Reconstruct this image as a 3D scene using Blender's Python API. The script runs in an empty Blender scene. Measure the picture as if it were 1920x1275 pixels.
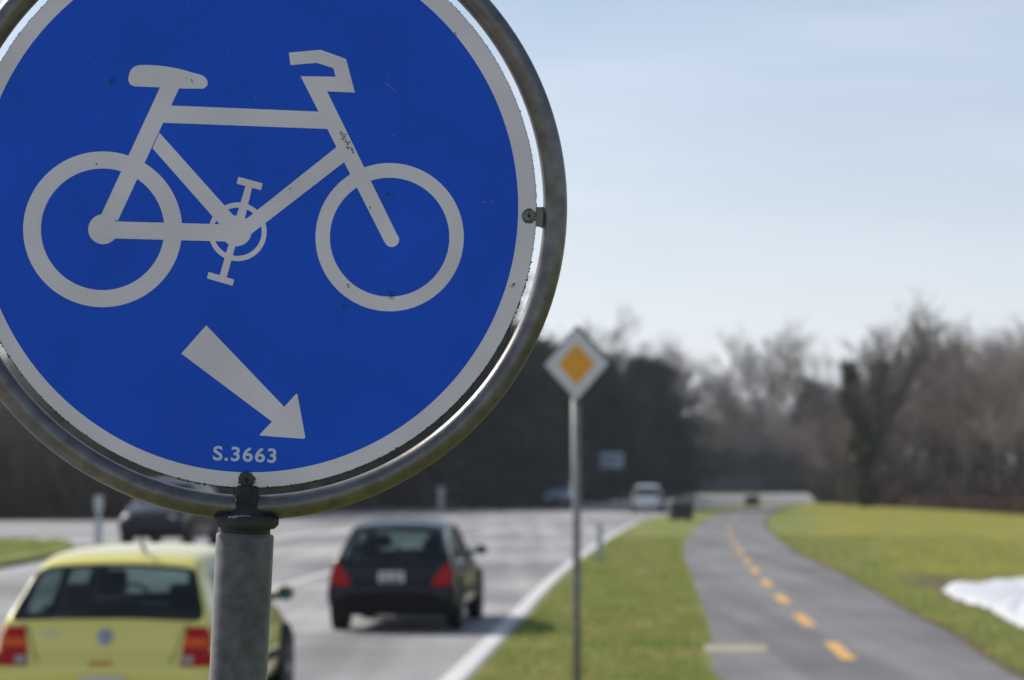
import bpy, math, random
import numpy as np
from mathutils import Vector, Matrix
random.seed(7)
rng = np.random.default_rng(7)
R = math.radians
scene = bpy.context.scene
COL = scene.collection

# ------------------------------------------------------------------ camera
F_PX, HOR, CAM_H = 4300.0, 895.0, 2.0
PITCH = math.atan((HOR - 637.5) / F_PX)
cam_d = bpy.data.cameras.new('camera')
cam = bpy.data.objects.new('camera', cam_d)
COL.objects.link(cam)
cam.location = (0, 0, CAM_H)
cam.rotation_euler = (R(90) + PITCH, 0, 0)
cam_d.sensor_width = 36
cam_d.lens = F_PX / 1920 * 36
cam_d.clip_start = .05
cam_d.clip_end = 9000
cam_d.dof.use_dof = True
cam_d.dof.focus_distance = 2.43
cam_d.dof.aperture_fstop = 7.4
scene.camera = cam

# ------------------------------------------------------------------ sky, sun, exposure
SUN_EL, SUN_AZ = R(38), R(-54)      # azimuth from +Y, towards -X
sdir = Vector((math.sin(SUN_AZ) * math.cos(SUN_EL), math.cos(SUN_AZ) * math.cos(SUN_EL), math.sin(SUN_EL)))
world = bpy.data.worlds.new('World')
scene.world = world
world.use_nodes = True
wn = world.node_tree
bg = wn.nodes['Background']
sky = wn.nodes.new('ShaderNodeTexSky')
sky.sky_type = 'NISHITA'
sky.sun_disc = False
sky.sun_elevation = SUN_EL
sky.sun_rotation = SUN_AZ
sky.altitude = 300
sky.air_density = 1.0
sky.dust_density = 1.6
sky.ozone_density = 1.5
tc = wn.nodes.new('ShaderNodeTexCoord')
mp = wn.nodes.new('ShaderNodeMapping')
mp.inputs['Scale'].default_value = (2.2, 2.2, 15)
mp.inputs['Rotation'].default_value = (0, .05, 0)
nz = wn.nodes.new('ShaderNodeTexNoise')
nz.inputs['Scale'].default_value = 1.6
nz.inputs['Detail'].default_value = 4
rp = wn.nodes.new('ShaderNodeValToRGB')
rp.color_ramp.elements[0].position = .36
rp.color_ramp.elements[0].color = (.0, .0, .0, 1)
rp.color_ramp.elements[1].position = .72
rp.color_ramp.elements[1].color = (.26, .26, .26, 1)
mx = wn.nodes.new('ShaderNodeMixRGB')
mx.inputs[2].default_value = (7.7, 8.0, 8.8, 1)
L = wn.links.new
L(tc.outputs['Generated'], mp.inputs['Vector']); L(mp.outputs[0], nz.inputs['Vector'])
L(nz.outputs['Fac'], rp.inputs[0])
sx_ = wn.nodes.new('ShaderNodeSeparateXYZ'); L(tc.outputs['Generated'], sx_.inputs[0])      # thin milky veil, denser towards the horizon
vr = wn.nodes.new('ShaderNodeMapRange'); vr.inputs['From Min'].default_value = -.02; vr.inputs['From Max'].default_value = .26
vr.inputs['To Min'].default_value = .75; vr.inputs['To Max'].default_value = 0; L(sx_.outputs[2], vr.inputs['Value'])
va = wn.nodes.new('ShaderNodeMath'); va.operation = 'ADD'; va.use_clamp = True; L(vr.outputs[0], va.inputs[0]); L(rp.outputs[0], va.inputs[1]); L(va.outputs[0], mx.inputs[0]); L(sky.outputs[0], mx.inputs[1])
L(mx.outputs[0], bg.inputs['Color'])
bg.inputs['Strength'].default_value = 0.12
sun_d = bpy.data.lights.new('sun', 'SUN')
sun_d.energy = 4.8
sun_d.angle = R(.53)
sun_d.color = (1, .95, .87)
sun = bpy.data.objects.new('sun', sun_d)
COL.objects.link(sun)
sun.rotation_euler = (-sdir).to_track_quat('-Z', 'Y').to_euler()
sun.location = (-30, 20, 60)
scene.view_settings.view_transform = 'Standard'
scene.view_settings.look = 'None'
scene.view_settings.exposure = 0.0
scene.view_settings.gamma = 1
scene.render.engine = 'CYCLES'

# ------------------------------------------------------------------ helpers
_Rt = Vector((1, 0, 0)); _Fw = Vector((0, math.cos(PITCH), math.sin(PITCH))); _Up = Vector((0, -math.sin(PITCH), math.cos(PITCH)))
def ray(x, y): return _Fw + _Rt * ((x - 960) / F_PX) + _Up * ((637.5 - y) / F_PX)
def gnd(x, y):
    d = ray(x, y); t = -CAM_H / d.z
    return (d.x * t, d.y * t)
def at(x, y, Y):
    d = ray(x, y); t = Y / d.y
    return Vector((d.x * t, Y, CAM_H + d.z * t))

def nodes(m):
    m.use_nodes = True
    return m.node_tree, m.node_tree.nodes['Principled BSDF']
def mat(name, col, rough=.6, metal=0, var=.0, scale=5, coat=0, bump=0, bscale=40, col2=None, spec=None, det=5, stretch=None):
    m = bpy.data.materials.new(name)
    t, b = nodes(m)
    b.inputs['Roughness'].default_value = rough
    b.inputs['Metallic'].default_value = metal
    b.inputs['Coat Weight'].default_value = coat
    if spec is not None: b.inputs['Specular IOR Level'].default_value = spec
    b.inputs['Base Color'].default_value = (*col, 1)
    tcn = t.nodes.new('ShaderNodeTexCoord')
    if var or col2:
        n = t.nodes.new('ShaderNodeTexNoise'); n.inputs['Scale'].default_value = scale; n.inputs['Detail'].default_value = det
        r = t.nodes.new('ShaderNodeValToRGB'); r.color_ramp.elements[0].position = .3; r.color_ramp.elements[1].position = .7
        c1 = [c * (1 - var) for c in col]; c2 = col2 or [min(1, c * (1 + var)) for c in col]
        r.color_ramp.elements[0].color = (*c1, 1); r.color_ramp.elements[1].color = (*c2, 1)
        if stretch:
            mm = t.nodes.new('ShaderNodeMapping'); mm.inputs['Scale'].default_value = stretch; t.links.new(tcn.outputs['Object'], mm.inputs['Vector']); t.links.new(mm.outputs[0], n.inputs['Vector'])
        else: t.links.new(tcn.outputs['Object'], n.inputs['Vector'])
        t.links.new(n.outputs['Fac'], r.inputs[0]); t.links.new(r.outputs[0], b.inputs['Base Color'])
    if bump:
        n = t.nodes.new('ShaderNodeTexNoise'); n.inputs['Scale'].default_value = bscale; n.inputs['Detail'].default_value = 4
        bm_ = t.nodes.new('ShaderNodeBump'); bm_.inputs['Strength'].default_value = bump; bm_.inputs['Distance'].default_value = .01
        t.links.new(tcn.outputs['Object'], n.inputs['Vector']); t.links.new(n.outputs['Fac'], bm_.inputs['Height']); t.links.new(bm_.outputs[0], b.inputs['Normal'])
    return m

class MB:
    """collects geometry for one mesh"""
    def __init__(s): s.v = []; s.f = []; s.mi = []
    def add(s, vs, fs, mi=0):
        o = len(s.v); s.v += [tuple(v) for v in vs]; s.f += [tuple(i + o for i in f) for f in fs]; s.mi += [mi] * len(fs)
    def box(s, c, d, rot=None, mi=0):
        vs = [Vector((sx * d[0] / 2, sy * d[1] / 2, sz * d[2] / 2)) for sx in (-1, 1) for sy in (-1, 1) for sz in (-1, 1)]
        if rot is not None: vs = [rot @ v for v in vs]
        vs = [v + Vector(c) for v in vs]
        s.add(vs, [(0, 1, 3, 2), (4, 6, 7, 5), (0, 4, 5, 1), (2, 3, 7, 6), (0, 2, 6, 4), (1, 5, 7, 3)], mi)
    def tube(s, pts, rad, n=8, caps=True, mi=0):
        pts = [Vector(p) for p in pts]
        if not hasattr(rad, '__len__'): rad = [rad] * len(pts)
        vs = []
        a = None
        for i, p in enumerate(pts):
            d = (pts[min(i + 1, len(pts) - 1)] - pts[max(i - 1, 0)]).normalized()
            if a is None:
                a = d.orthogonal().normalized()
            a = (a - d * a.dot(d)).normalized(); b = d.cross(a)
            for k in range(n):
                t = 2 * math.pi * k / n
                vs.append(p + (a * math.cos(t) + b * math.sin(t)) * rad[i])
        fs = [(i * n + k, i * n + (k + 1) % n, (i + 1) * n + (k + 1) % n, (i + 1) * n + k) for i in range(len(pts) - 1) for k in range(n)]
        if caps: fs += [tuple(range(n))[::-1], tuple((len(pts) - 1) * n + k for k in range(n))]
        s.add(vs, fs, mi)
    def lathe(s, prof, n=32, M=None, mi=0):
        """prof: (radius, height) pairs around z"""
        vs = []
        for r, h in prof:
            for k in range(n):
                t = 2 * math.pi * k / n
                v = Vector((r * math.cos(t), r * math.sin(t), h)); vs.append(M @ v if M else v)
        fs = [(i * n + k, i * n + (k + 1) % n, (i + 1) * n + (k + 1) % n, (i + 1) * n + k) for i in range(len(prof) - 1) for k in range(n)]
        fs += [tuple(range(n))[::-1], tuple((len(prof) - 1) * n + k for k in range(n))]
        s.add(vs, fs, mi)
    def build(s, name, m, parent=None, smooth=False, loc=None):
        me = bpy.data.meshes.new(name); me.from_pydata(s.v, [], s.f)
        ms = m if isinstance(m, (list, tuple)) else [m]
        for x in ms: me.materials.append(x)
        if len(ms) > 1: me.polygons.foreach_set('material_index', s.mi)
        if smooth: me.polygons.foreach_set('use_smooth', [True] * len(me.polygons))
        me.update()
        o = bpy.data.objects.new(name, me); COL.objects.link(o)
        if parent: o.parent = parent
        if loc: o.location = loc
        return o

def tag(o, label=None, cat=None, group=None, kind=None):
    if label: o['label'] = label
    if cat: o['category'] = cat
    if group: o['group'] = group
    if kind: o['kind'] = kind
    return o
def empty(name, loc=(0, 0, 0), rz=0):
    o = bpy.data.objects.new(name, None); o.empty_display_size = .3
    COL.objects.link(o); o.location = loc; o.rotation_euler = (0, 0, rz)
    return o
def copy_tree(o, parent=None):
    c = o.copy(); COL.objects.link(c); c.parent = parent
    for ch in list(o.children): copy_tree(ch, c)
    return c
def bevel(o, w, seg=2):
    b = o.modifiers.new('bevel', 'BEVEL'); b.width = w; b.segments = seg; b.limit_method = 'ANGLE'
    return o

# ------------------------------------------------------------------ materials
M = {}
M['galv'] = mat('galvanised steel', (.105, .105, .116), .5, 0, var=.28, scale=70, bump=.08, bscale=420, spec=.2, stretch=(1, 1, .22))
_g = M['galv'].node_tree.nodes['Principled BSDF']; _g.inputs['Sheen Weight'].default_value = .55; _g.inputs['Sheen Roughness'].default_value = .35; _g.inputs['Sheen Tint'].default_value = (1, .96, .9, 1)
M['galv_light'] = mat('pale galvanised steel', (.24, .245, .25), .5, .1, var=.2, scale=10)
M['galv_ring'] = mat('galvanised tube', (.155, .145, .142), .36, .8, var=.25, scale=60, bump=.05, bscale=500)
M['dark_steel'] = mat('grimy steel', (.035, .036, .038), .7, .3, var=.5, scale=40, bump=.5, bscale=150)
M['alu'] = mat('sheet aluminium', (.30, .30, .31), .5, .7)
M['bolt'] = mat('weathered bolt', (.16, .18, .16), .5, .6, var=.4, scale=200)
M['bolt_dark'] = mat('grimy bolt', (.045, .05, .045), .6, .3, var=.5, scale=300)
M['hole'] = mat('bolt socket', (.01, .01, .01), .9)
M['lichen'] = mat('lichen', (.03, .035, .018), .95, col2=(.085, .09, .05), scale=400)
M['tyre'] = mat('tyre rubber', (.012, .012, .013), .8)
M['rim'] = mat('wheel rim', (.35, .35, .36), .35, .8)
M['trim'] = mat('black trim', (.006, .006, .0075), .6, spec=.15)
M['interior'] = mat('car interior', (.012, .013, .017), .85)
M['plate'] = mat('number plate white', (.62, .62, .60), .5)
M['chrome'] = mat('badge chrome', (.6, .62, .66), .2, .9)
M['badge_blue'] = mat('badge blue', (.06, .10, .30), .3)
M['orange'] = mat('orange sign sheeting', (.78, .33, .004), .45, var=.06, scale=12)
M['sign_white'] = mat('white sign sheeting', (.62, .62, .62), .45, var=.06, scale=12)
M['post_white'] = mat('guide post white', (.68, .68, .67), .6, var=.12, scale=8)
M['post_grey'] = mat('guide post grey', (.42, .43, .45), .6, var=.12, scale=8)
M['post_black'] = mat('guide post black band', (.015, .015, .015), .6)
M['bark'] = mat('grey bark', (.13, .115, .105), .9, var=.4, scale=3)
M['bark_dark'] = mat('dark bark', (.035, .032, .028), .9, var=.4, scale=3)
M['twigs'] = mat('bare twigs', (.22, .18, .165), .95, var=.3, scale=.5)
M['twigs_b'] = mat('brown bare twigs', (.25, .195, .165), .95, var=.35, scale=.5)
M['ivy'] = mat('ivy leaves', (.018, .032, .012), .7, col2=(.07, .085, .02), scale=1.2)
M['conifer'] = mat('dark evergreen foliage', (.012, .024, .016), .8, col2=(.040, .062, .030), scale=.9)
M['fence'] = mat('dark fence', (.028, .034, .045), .8, var=.25, scale=2)
M['bramble'] = mat('undergrowth', (.07, .045, .038), .95, col2=(.20, .115, .09), scale=.35)
M['shrub'] = mat('shrub twigs', (.04, .032, .027), .95, col2=(.12, .095, .07), scale=.5)
M['snow'] = mat('old snow', (.60, .61, .63), .6, var=.12, scale=3, bump=.3, bscale=12)
M['grassblade'] = mat('grass blades', (.19, .265, .05), .7, col2=(.42, .375, .14), scale=.9)
M['bin'] = mat('dark bin', (.012, .011, .013), .6)
M['binlid'] = mat('grey bin lid', (.22, .20, .18), .7, var=.2, scale=4)
M['bluegrey'] = mat('pale blue sign', (.44, .53, .68), .5)

_m = M['grassblade']; _t, _b = nodes(_m)
_tr = _t.nodes.new('ShaderNodeBsdfTranslucent'); _ms = _t.nodes.new('ShaderNodeMixShader'); _ms.inputs[0].default_value = .45
_src = _b.inputs['Base Color'].links[0].from_socket; _t.links.new(_src, _tr.inputs['Color'])
_t.links.new(_b.outputs[0], _ms.inputs[1]); _t.links.new(_tr.outputs[0], _ms.inputs[2])
_t.links.new(_ms.outputs[0], [n for n in _t.nodes if n.type == 'OUTPUT_MATERIAL'][0].inputs[0])

def paint(name, col, rough=.22):
    return mat(name, col, rough, 0, coat=.7)
def lamp_mat(name, col):
    m = mat(name, col, .4, 0, spec=.25)
    return m
M['lamp_red'] = lamp_mat('red tail lamp', (.42, .006, .005))
M['lamp_orange'] = lamp_mat('orange indicator', (.75, .11, .008))
M['lamp_clear'] = lamp_mat('clear lamp', (.35, .33, .30))
def glass(name, tint, rf=.14):
    m = bpy.data.materials.new(name); m.use_nodes = True; t = m.node_tree; t.nodes.clear()
    o = t.nodes.new('ShaderNodeOutputMaterial'); mxs = t.nodes.new('ShaderNodeMixShader')
    tr = t.nodes.new('ShaderNodeBsdfTransparent'); gl = t.nodes.new('ShaderNodeBsdfGlossy')
    fr = t.nodes.new('ShaderNodeLayerWeight'); fr.inputs['Blend'].default_value = .5
    tr.inputs['Color'].default_value = (*tint, 1); gl.inputs['Roughness'].default_value = .03
    pw = t.nodes.new('ShaderNodeMath'); pw.operation = 'POWER'; pw.inputs[1].default_value = 5
    t.links.new(fr.outputs['Facing'], pw.inputs[0])
    ad = t.nodes.new('ShaderNodeMath'); ad.operation = 'MULTIPLY_ADD'; ad.inputs[1].default_value = .95; ad.inputs[2].default_value = .05
    t.links.new(pw.outputs[0], ad.inputs[0]); t.links.new(ad.outputs[0], mxs.inputs[0])
    t.links.new(tr.outputs[0], mxs.inputs[1]); t.links.new(gl.outputs[0], mxs.inputs[2]); t.links.new(mxs.outputs[0], o.inputs[0])
    return m
M['glass'] = glass('tinted car glass', (.46, .57, .56), .1)

def ground_mat(nm, ca, cb):
    m = bpy.data.materials.new(nm); t, b = nodes(m)
    b.inputs['Roughness'].default_value = .9; b.inputs['Specular IOR Level'].default_value = .1
    g = t.nodes.new('ShaderNodeNewGeometry')
    def noise(sc, det, vec=None, stretch=None):
        n = t.nodes.new('ShaderNodeTexNoise'); n.inputs['Scale'].default_value = sc; n.inputs['Detail'].default_value = det
        if stretch:
            mm = t.nodes.new('ShaderNodeMapping'); mm.inputs['Scale'].default_value = stretch
            t.links.new(g.outputs['Position'], mm.inputs['Vector']); t.links.new(mm.outputs[0], n.inputs['Vector'])
        else: t.links.new(g.outputs['Position'], n.inputs['Vector'])
        return n
    def ramp(src, a, ca, b_, cb):
        r = t.nodes.new('ShaderNodeValToRGB'); e = r.color_ramp.elements
        e[0].position = a; e[0].color = (*ca, 1); e[1].position = b_; e[1].color = (*cb, 1)
        t.links.new(src, r.inputs[0]); return r
    n1 = noise(.45, 3); n2 = noise(.8, 8); n3 = noise(.9, 4)
    base = ramp(n1.outputs['Fac'], .42, ca, .66, cb)
    dry = ramp(n2.outputs['Fac'], .47, (0, 0, 0), .64, (1, 1, 1))
    mx1 = t.nodes.new('ShaderNodeMixRGB'); mx1.inputs[2].default_value = (.25, .215, .105, 1)
    mul = t.nodes.new('ShaderNodeMath'); mul.operation = 'MULTIPLY'; mul.inputs[1].default_value = .85
    t.links.new(dry.outputs[0], mul.inputs[0]); t.links.new(mul.outputs[0], mx1.inputs[0]); t.links.new(base.outputs[0], mx1.inputs[1])
    # fine blades
    n4 = noise(30, 3)
    fine = ramp(n4.outputs['Fac'], .3, (.6, .6, .6), .7, (1.3, 1.3, 1.3))
    mx2 = t.nodes.new('ShaderNodeMixRGB'); mx2.blend_type = 'MULTIPLY'; mx2.inputs[0].default_value = 1
    t.links.new(mx1.outputs[0], mx2.inputs[1]); t.links.new(fine.outputs[0], mx2.inputs[2])
    t.links.new(mx2.outputs[0], b.inputs['Base Color'])
    bp = t.nodes.new('ShaderNodeBump'); bp.inputs['Strength'].default_value = .7; bp.inputs['Distance'].default_value = .05
    t.links.new(n4.outputs['Fac'], bp.inputs['Height']); t.links.new(bp.outputs[0], b.inputs['Normal'])
    return m
M['ground'] = ground_mat('grass ground', (.165, .230, .045), (.30, .295, .080))
M['meadow'] = ground_mat('yellowish meadow', (.235, .250, .032), (.36, .32, .045))

def asphalt(name, col, tint2, s1=.25, stretch=(1, .25, 1)):
    m = bpy.data.materials.new(name); t, b = nodes(m)
    b.inputs['Roughness'].default_value = .75; b.inputs['Specular IOR Level'].default_value = .35
    g = t.nodes.new('ShaderNodeNewGeometry')
    mm = t.nodes.new('ShaderNodeMapping'); mm.inputs['Scale'].default_value = stretch
    t.links.new(g.outputs['Position'], mm.inputs['Vector'])
    n = t.nodes.new('ShaderNodeTexNoise'); n.inputs['Scale'].default_value = s1; n.inputs['Detail'].default_value = 7; n.inputs['Roughness'].default_value = .6
    t.links.new(mm.outputs[0], n.inputs['Vector'])
    r = t.nodes.new('ShaderNodeValToRGB'); e = r.color_ramp.elements
    e[0].position = .38; e[0].color = (*col, 1); e[1].position = .62; e[1].color = (*tint2, 1)
    t.links.new(n.outputs['Fac'], r.inputs[0])
    n2 = t.nodes.new('ShaderNodeTexNoise'); n2.inputs['Scale'].default_value = 120; n2.inputs['Detail'].default_value = 2
    t.links.new(g.outputs['Position'], n2.inputs['Vector'])
    r2 = t.nodes.new('ShaderNodeValToRGB'); r2.color_ramp.elements[0].color = (.7, .7, .7, 1); r2.color_ramp.elements[1].color = (1.25, 1.25, 1.25, 1)
    t.links.new(n2.outputs['Fac'], r2.inputs[0])
    m3 = t.nodes.new('ShaderNodeMapping'); m3.inputs['Scale'].default_value = (1.3, .035, 1); m3.inputs['Rotation'].default_value = (0, 0, .1)
    t.links.new(g.outputs['Position'], m3.inputs['Vector'])
    n3 = t.nodes.new('ShaderNodeTexNoise'); n3.inputs['Scale'].default_value = 1.0; n3.inputs['Detail'].default_value = 4; t.links.new(m3.outputs[0], n3.inputs['Vector'])
    r3 = t.nodes.new('ShaderNodeValToRGB'); r3.color_ramp.elements[0].position = .4; r3.color_ramp.elements[0].color = (.80, .80, .80, 1); r3.color_ramp.elements[1].position = .6; r3.color_ramp.elements[1].color = (1.1, 1.1, 1.1, 1)
    t.links.new(n3.outputs['Fac'], r3.inputs[0])
    mx3 = t.nodes.new('ShaderNodeMixRGB'); mx3.blend_type = 'MULTIPLY'; mx3.inputs[0].default_value = 1; t.links.new(r.outputs[0], mx3.inputs[1]); t.links.new(r3.outputs[0], mx3.inputs[2])
    mx_ = t.nodes.new('ShaderNodeMixRGB'); mx_.blend_type = 'MULTIPLY'; mx_.inputs[0].default_value = 1
    t.links.new(mx3.outputs[0], mx_.inputs[1]); t.links.new(r2.outputs[0], mx_.inputs[2]); t.links.new(mx_.outputs[0], b.inputs['Base Color'])
    bp = t.nodes.new('ShaderNodeBump'); bp.inputs['Strength'].default_value = .25; bp.inputs['Distance'].default_value = .01
    t.links.new(n2.outputs['Fac'], bp.inputs['Height']); t.links.new(bp.outputs[0], b.inputs['Normal'])
    return m
M['road'] = asphalt('worn road asphalt', (.205, .198, .196), (.40, .388, .378), .22, (.45, .5, 1))
M['path'] = asphalt('cycle path asphalt', (.150, .146, .144), (.215, .209, .205), .5, (1, .4, 1))
M['line_white'] = mat('road paint white', (.60, .59, .565), .7, var=.18, scale=2.5)
M['line_faint'] = mat('worn road paint', (.56, .55, .53), .7, var=.15, scale=2.5)
M['line_yellow'] = mat('road paint yellow', (.64, .355, .09), .7, var=.14, scale=2.5)
M['line_yellow_faint'] = mat('worn yellow paint', (.36, .32, .20), .7, var=.15, scale=2.5)
M['dirt'] = mat('bare soil', (.10, .062, .045), .95, var=.4, scale=3)

def sheeting(name, col, line, amt, rough=.42):
    """retro-reflective sheeting with its honeycomb cells"""
    m = bpy.data.materials.new(name); t, b = nodes(m); N = t.nodes.new; K = t.links.new
    b.inputs['Roughness'].default_value = rough; b.inputs['Specular IOR Level'].default_value = .25
    tcn = N('ShaderNodeTexCoord')
    sc = N('ShaderNodeVectorMath'); sc.operation = 'SCALE'; sc.inputs['Scale'].default_value = 1 / .0032
    K(tcn.outputs['Object'], sc.inputs[0])
    def vm(op, a, bv=None):
        n = N('ShaderNodeVectorMath'); n.operation = op
        if isinstance(a, tuple): n.inputs[0].default_value = a
        else: K(a, n.inputs[0])
        if bv is not None:
            if isinstance(bv, tuple): n.inputs[1].default_value = bv
            else: K(bv, n.inputs[1])
        return n
    q = 3 ** .5
    off = vm('ADD', sc.outputs[0], (1000, 1000 * q, 0))
    a = vm('SUBTRACT', vm('MODULO', off.outputs[0], (1, q, 1)).outputs[0], (.5, q / 2, 0))
    b2 = vm('SUBTRACT', vm('MODULO', vm('ADD', off.outputs[0], (.5, q / 2, 0)).outputs[0], (1, q, 1)).outputs[0], (.5, q / 2, 0))
    def hexd(v):
        ab = vm('ABSOLUTE', v.outputs[0]); dp = vm('DOT_PRODUCT', ab.outputs[0], (.5, q / 2, 0))
        sx = N('ShaderNodeSeparateXYZ'); K(ab.outputs[0], sx.inputs[0])
        mxx = N('ShaderNodeMath'); mxx.operation = 'MAXIMUM'; K(dp.outputs['Value'], mxx.inputs[0]); K(sx.outputs[0], mxx.inputs[1])
        return mxx
    mn = N('ShaderNodeMath'); mn.operation = 'MINIMUM'; K(hexd(a).outputs[0], mn.inputs[0]); K(hexd(b2).outputs[0], mn.inputs[1])
    r = N('ShaderNodeValToRGB'); r.color_ramp.elements[0].position = .36; r.color_ramp.elements[1].position = .47
    K(mn.outputs[0], r.inputs[0])
    f = N('ShaderNodeMath'); f.operation = 'MULTIPLY'; f.inputs[1].default_value = amt; K(r.outputs[0], f.inputs[0])
    n2 = N('ShaderNodeTexNoise'); n2.inputs['Scale'].default_value = 9; n2.inputs['Detail'].default_value = 5; K(tcn.outputs['Object'], n2.inputs['Vector'])
    r2 = N('ShaderNodeValToRGB'); r2.color_ramp.elements[0].position = .3; r2.color_ramp.elements[1].position = .7
    r2.color_ramp.elements[0].color = (*[c * .86 for c in col], 1); r2.color_ramp.elements[1].color = (*[c * 1.1 for c in col], 1)
    K(n2.outputs['Fac'], r2.inputs[0])
    mxx = N('ShaderNodeMixRGB'); mxx.inputs[2].default_value = (*line, 1); K(f.outputs[0], mxx.inputs[0]); K(r2.outputs[0], mxx.inputs[1])
    K(mxx.outputs[0], b.inputs['Base Color'])
    return m
M['sheet_blue'] = sheeting('blue reflective sheeting', (.001, .078, .66), (.005, .125, .80), .5)
M['sheet_white'] = sheeting('white reflective sheeting', (.73, .665, .74), (.88, .82, .88), .6)
M['scratch'] = mat('scratched sheeting', (.25, .32, .5), .5)
for _n in ('twigs', 'twigs_b'):      # every tree its own tone
    _t, _b = nodes(M[_n]); _s = _b.inputs['Base Color'].links[0].from_socket
    _oi = _t.nodes.new('ShaderNodeObjectInfo'); _mr = _t.nodes.new('ShaderNodeMapRange'); _mr.inputs['To Min'].default_value = .6; _mr.inputs['To Max'].default_value = 1.5
    _t.links.new(_oi.outputs['Random'], _mr.inputs['Value']); _v = _t.nodes.new('ShaderNodeVectorMath'); _v.operation = 'SCALE'
    _t.links.new(_s, _v.inputs[0]); _t.links.new(_mr.outputs[0], _v.inputs['Scale']); _t.links.new(_v.outputs[0], _b.inputs['Base Color'])
M['number'] = mat('number lettering', (.55, .62, .78), .4)

# ------------------------------------------------------------------ terrain, road, path
def sheet(name, poly, z, m, label=None, thick=None):
    mb = MB(); n = len(poly)
    mb.add([(x, y, z) for x, y in poly], [tuple(range(n))])
    if thick:
        mb.add([(x, y, z) for x, y in poly] + [(x, y, z - thick) for x, y in poly], [(i, (i + 1) % n, n + (i + 1) % n, n + i) for i in range(n)])
    o = mb.build(name, m); tag(o, kind='structure')
    me = o.data
    if me.polygons[0].normal.z < 0: me.flip_normals()
    return o
mb = MB()
mb.add([(-900, -60, 0), (900, -60, 0), (900, 2200, 0), (-900, 2200, 0)], [(0, 1, 2, 3)])
tag(mb.build('ground', M['ground']), kind='structure')

def smooth_curve(pts, k=6):
    out = []
    for i in range(len(pts) - 1):
        p0, p1, p2, p3 = [Vector(pts[max(0, min(len(pts) - 1, i + j))]) for j in (-1, 0, 1, 2)]
        for s in range(k):
            t = s / k
            out.append(tuple(.5 * ((2 * p1) + (p2 - p0) * t + (2 * p0 - 5 * p1 + 4 * p2 - p3) * t * t + (-p0 + 3 * p1 - 3 * p2 + p3) * t ** 3)))
    out.append(tuple(pts[-1])); return out

edge_px = [(880, 1275), (937, 1213), (980, 1165), (1040, 1097), (1080, 1060), (1135, 1018), (1190, 985), (1240, 968), (1300, 956), (1400, 946), (1500, 942), (1590, 940)]
RE = [(-1.55, -5), (-1.45, 5), (-1.0, 14)] + [gnd(*p) for p in edge_px]
RE = smooth_curve(RE, 5)
far_px = [(1620, 926), (1500, 925.5), (1300, 928), (1230, 931), (1140, 938), (1016, 946), (950, 951), (840, 957), (765, 951), (640, 949)]
LE = [gnd(*p) for p in far_px] + [(-16, 122), (-18.5, 107), (-24, 104), (-90, 104), (-90, -5)]
sheet('road', RE + LE, .004, M['road'])
# island of grass in the junction
isl = smooth_curve([gnd(*p) for p in [(-400, 1014), (-150, 1016), (0, 1019), (90, 1021), (132, 1028), (120, 1041), (70, 1052), (0, 1066), (-160, 1088), (-400, 1110)]], 4)
sheet('traffic_island', isl, .13, M['ground'], thick=.13)
# white edge line
def strip(pts, w0, w1, z, name, m):
    """ribbon from pts, offset w0..w1 to the left of travel"""
    mb = MB(); vs = []
    for i, p in enumerate(pts):
        a = Vector(pts[max(0, i - 1)]); b = Vector(pts[min(len(pts) - 1, i + 1)]); d = (b - a).normalized(); nrm = Vector((-d.y, d.x))
        q = Vector(p)
        vs += [(*(q + nrm * w0), z), (*(q + nrm * w1), z)]
    mb.add(vs, [(2 * i, 2 * i + 2, 2 * i + 3, 2 * i + 1) for i in range(len(pts) - 1)])
    o = mb.build(name, m); tag(o, kind='structure')
    if o.data.polygons[0].normal.z < 0: o.data.flip_normals()
    return o
strip([p for p in RE if p[1] < 104], .07, .28, .008, 'edge_line', M['line_white'])
ll = [gnd(*p) for p in [(250, 1183), (410, 1137), (520, 1106), (623, 1074), (760, 1040), (870, 1012), (950, 995), (1027, 980), (1120, 967)]]
strip(smooth_curve(ll, 5), 0, .2, .008, 'lane_line', M['line_faint'])
strip([gnd(430, 1022), gnd(520, 1012), gnd(600, 1000), gnd(680, 990)], 0, .3, .008, 'turn_line', M['line_faint'])
# paler slab lane beyond the junction + seam
strip([gnd(880, 1017), gnd(960, 998), gnd(1040, 982)], -.06, 0, .009, 'road_seam', mat('seam tar', (.12, .12, .12), .8))

PL = smooth_curve([(3.2, -5), (3.0, 6), (2.6, 15)] + [gnd(*p) for p in [(1352, 1275), (1337, 1243), (1318, 1213), (1335, 1197), (1310, 1117), (1288, 1057), (1280, 1030), (1290, 1007), (1313, 983), (1347, 965), (1413, 952), (1467, 946.5), (1500, 943)]], 5)
PR = smooth_curve([(4.9, -5), (4.85, 6), (4.9, 15)] + [gnd(*p) for p in [(1913, 1275), (1780, 1190), (1707, 1153), (1580, 1080), (1497, 1040), (1447, 1003), (1432, 983), (1440, 967), (1473, 950), (1505, 944.5)]], 5)
sheet('cycle_path', PL + PR[::-1], .012, M['path'])
# soil edge along the path
strip(PR, -.16, -.005, .006, 'path_shoulder', M['dirt'])
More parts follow.
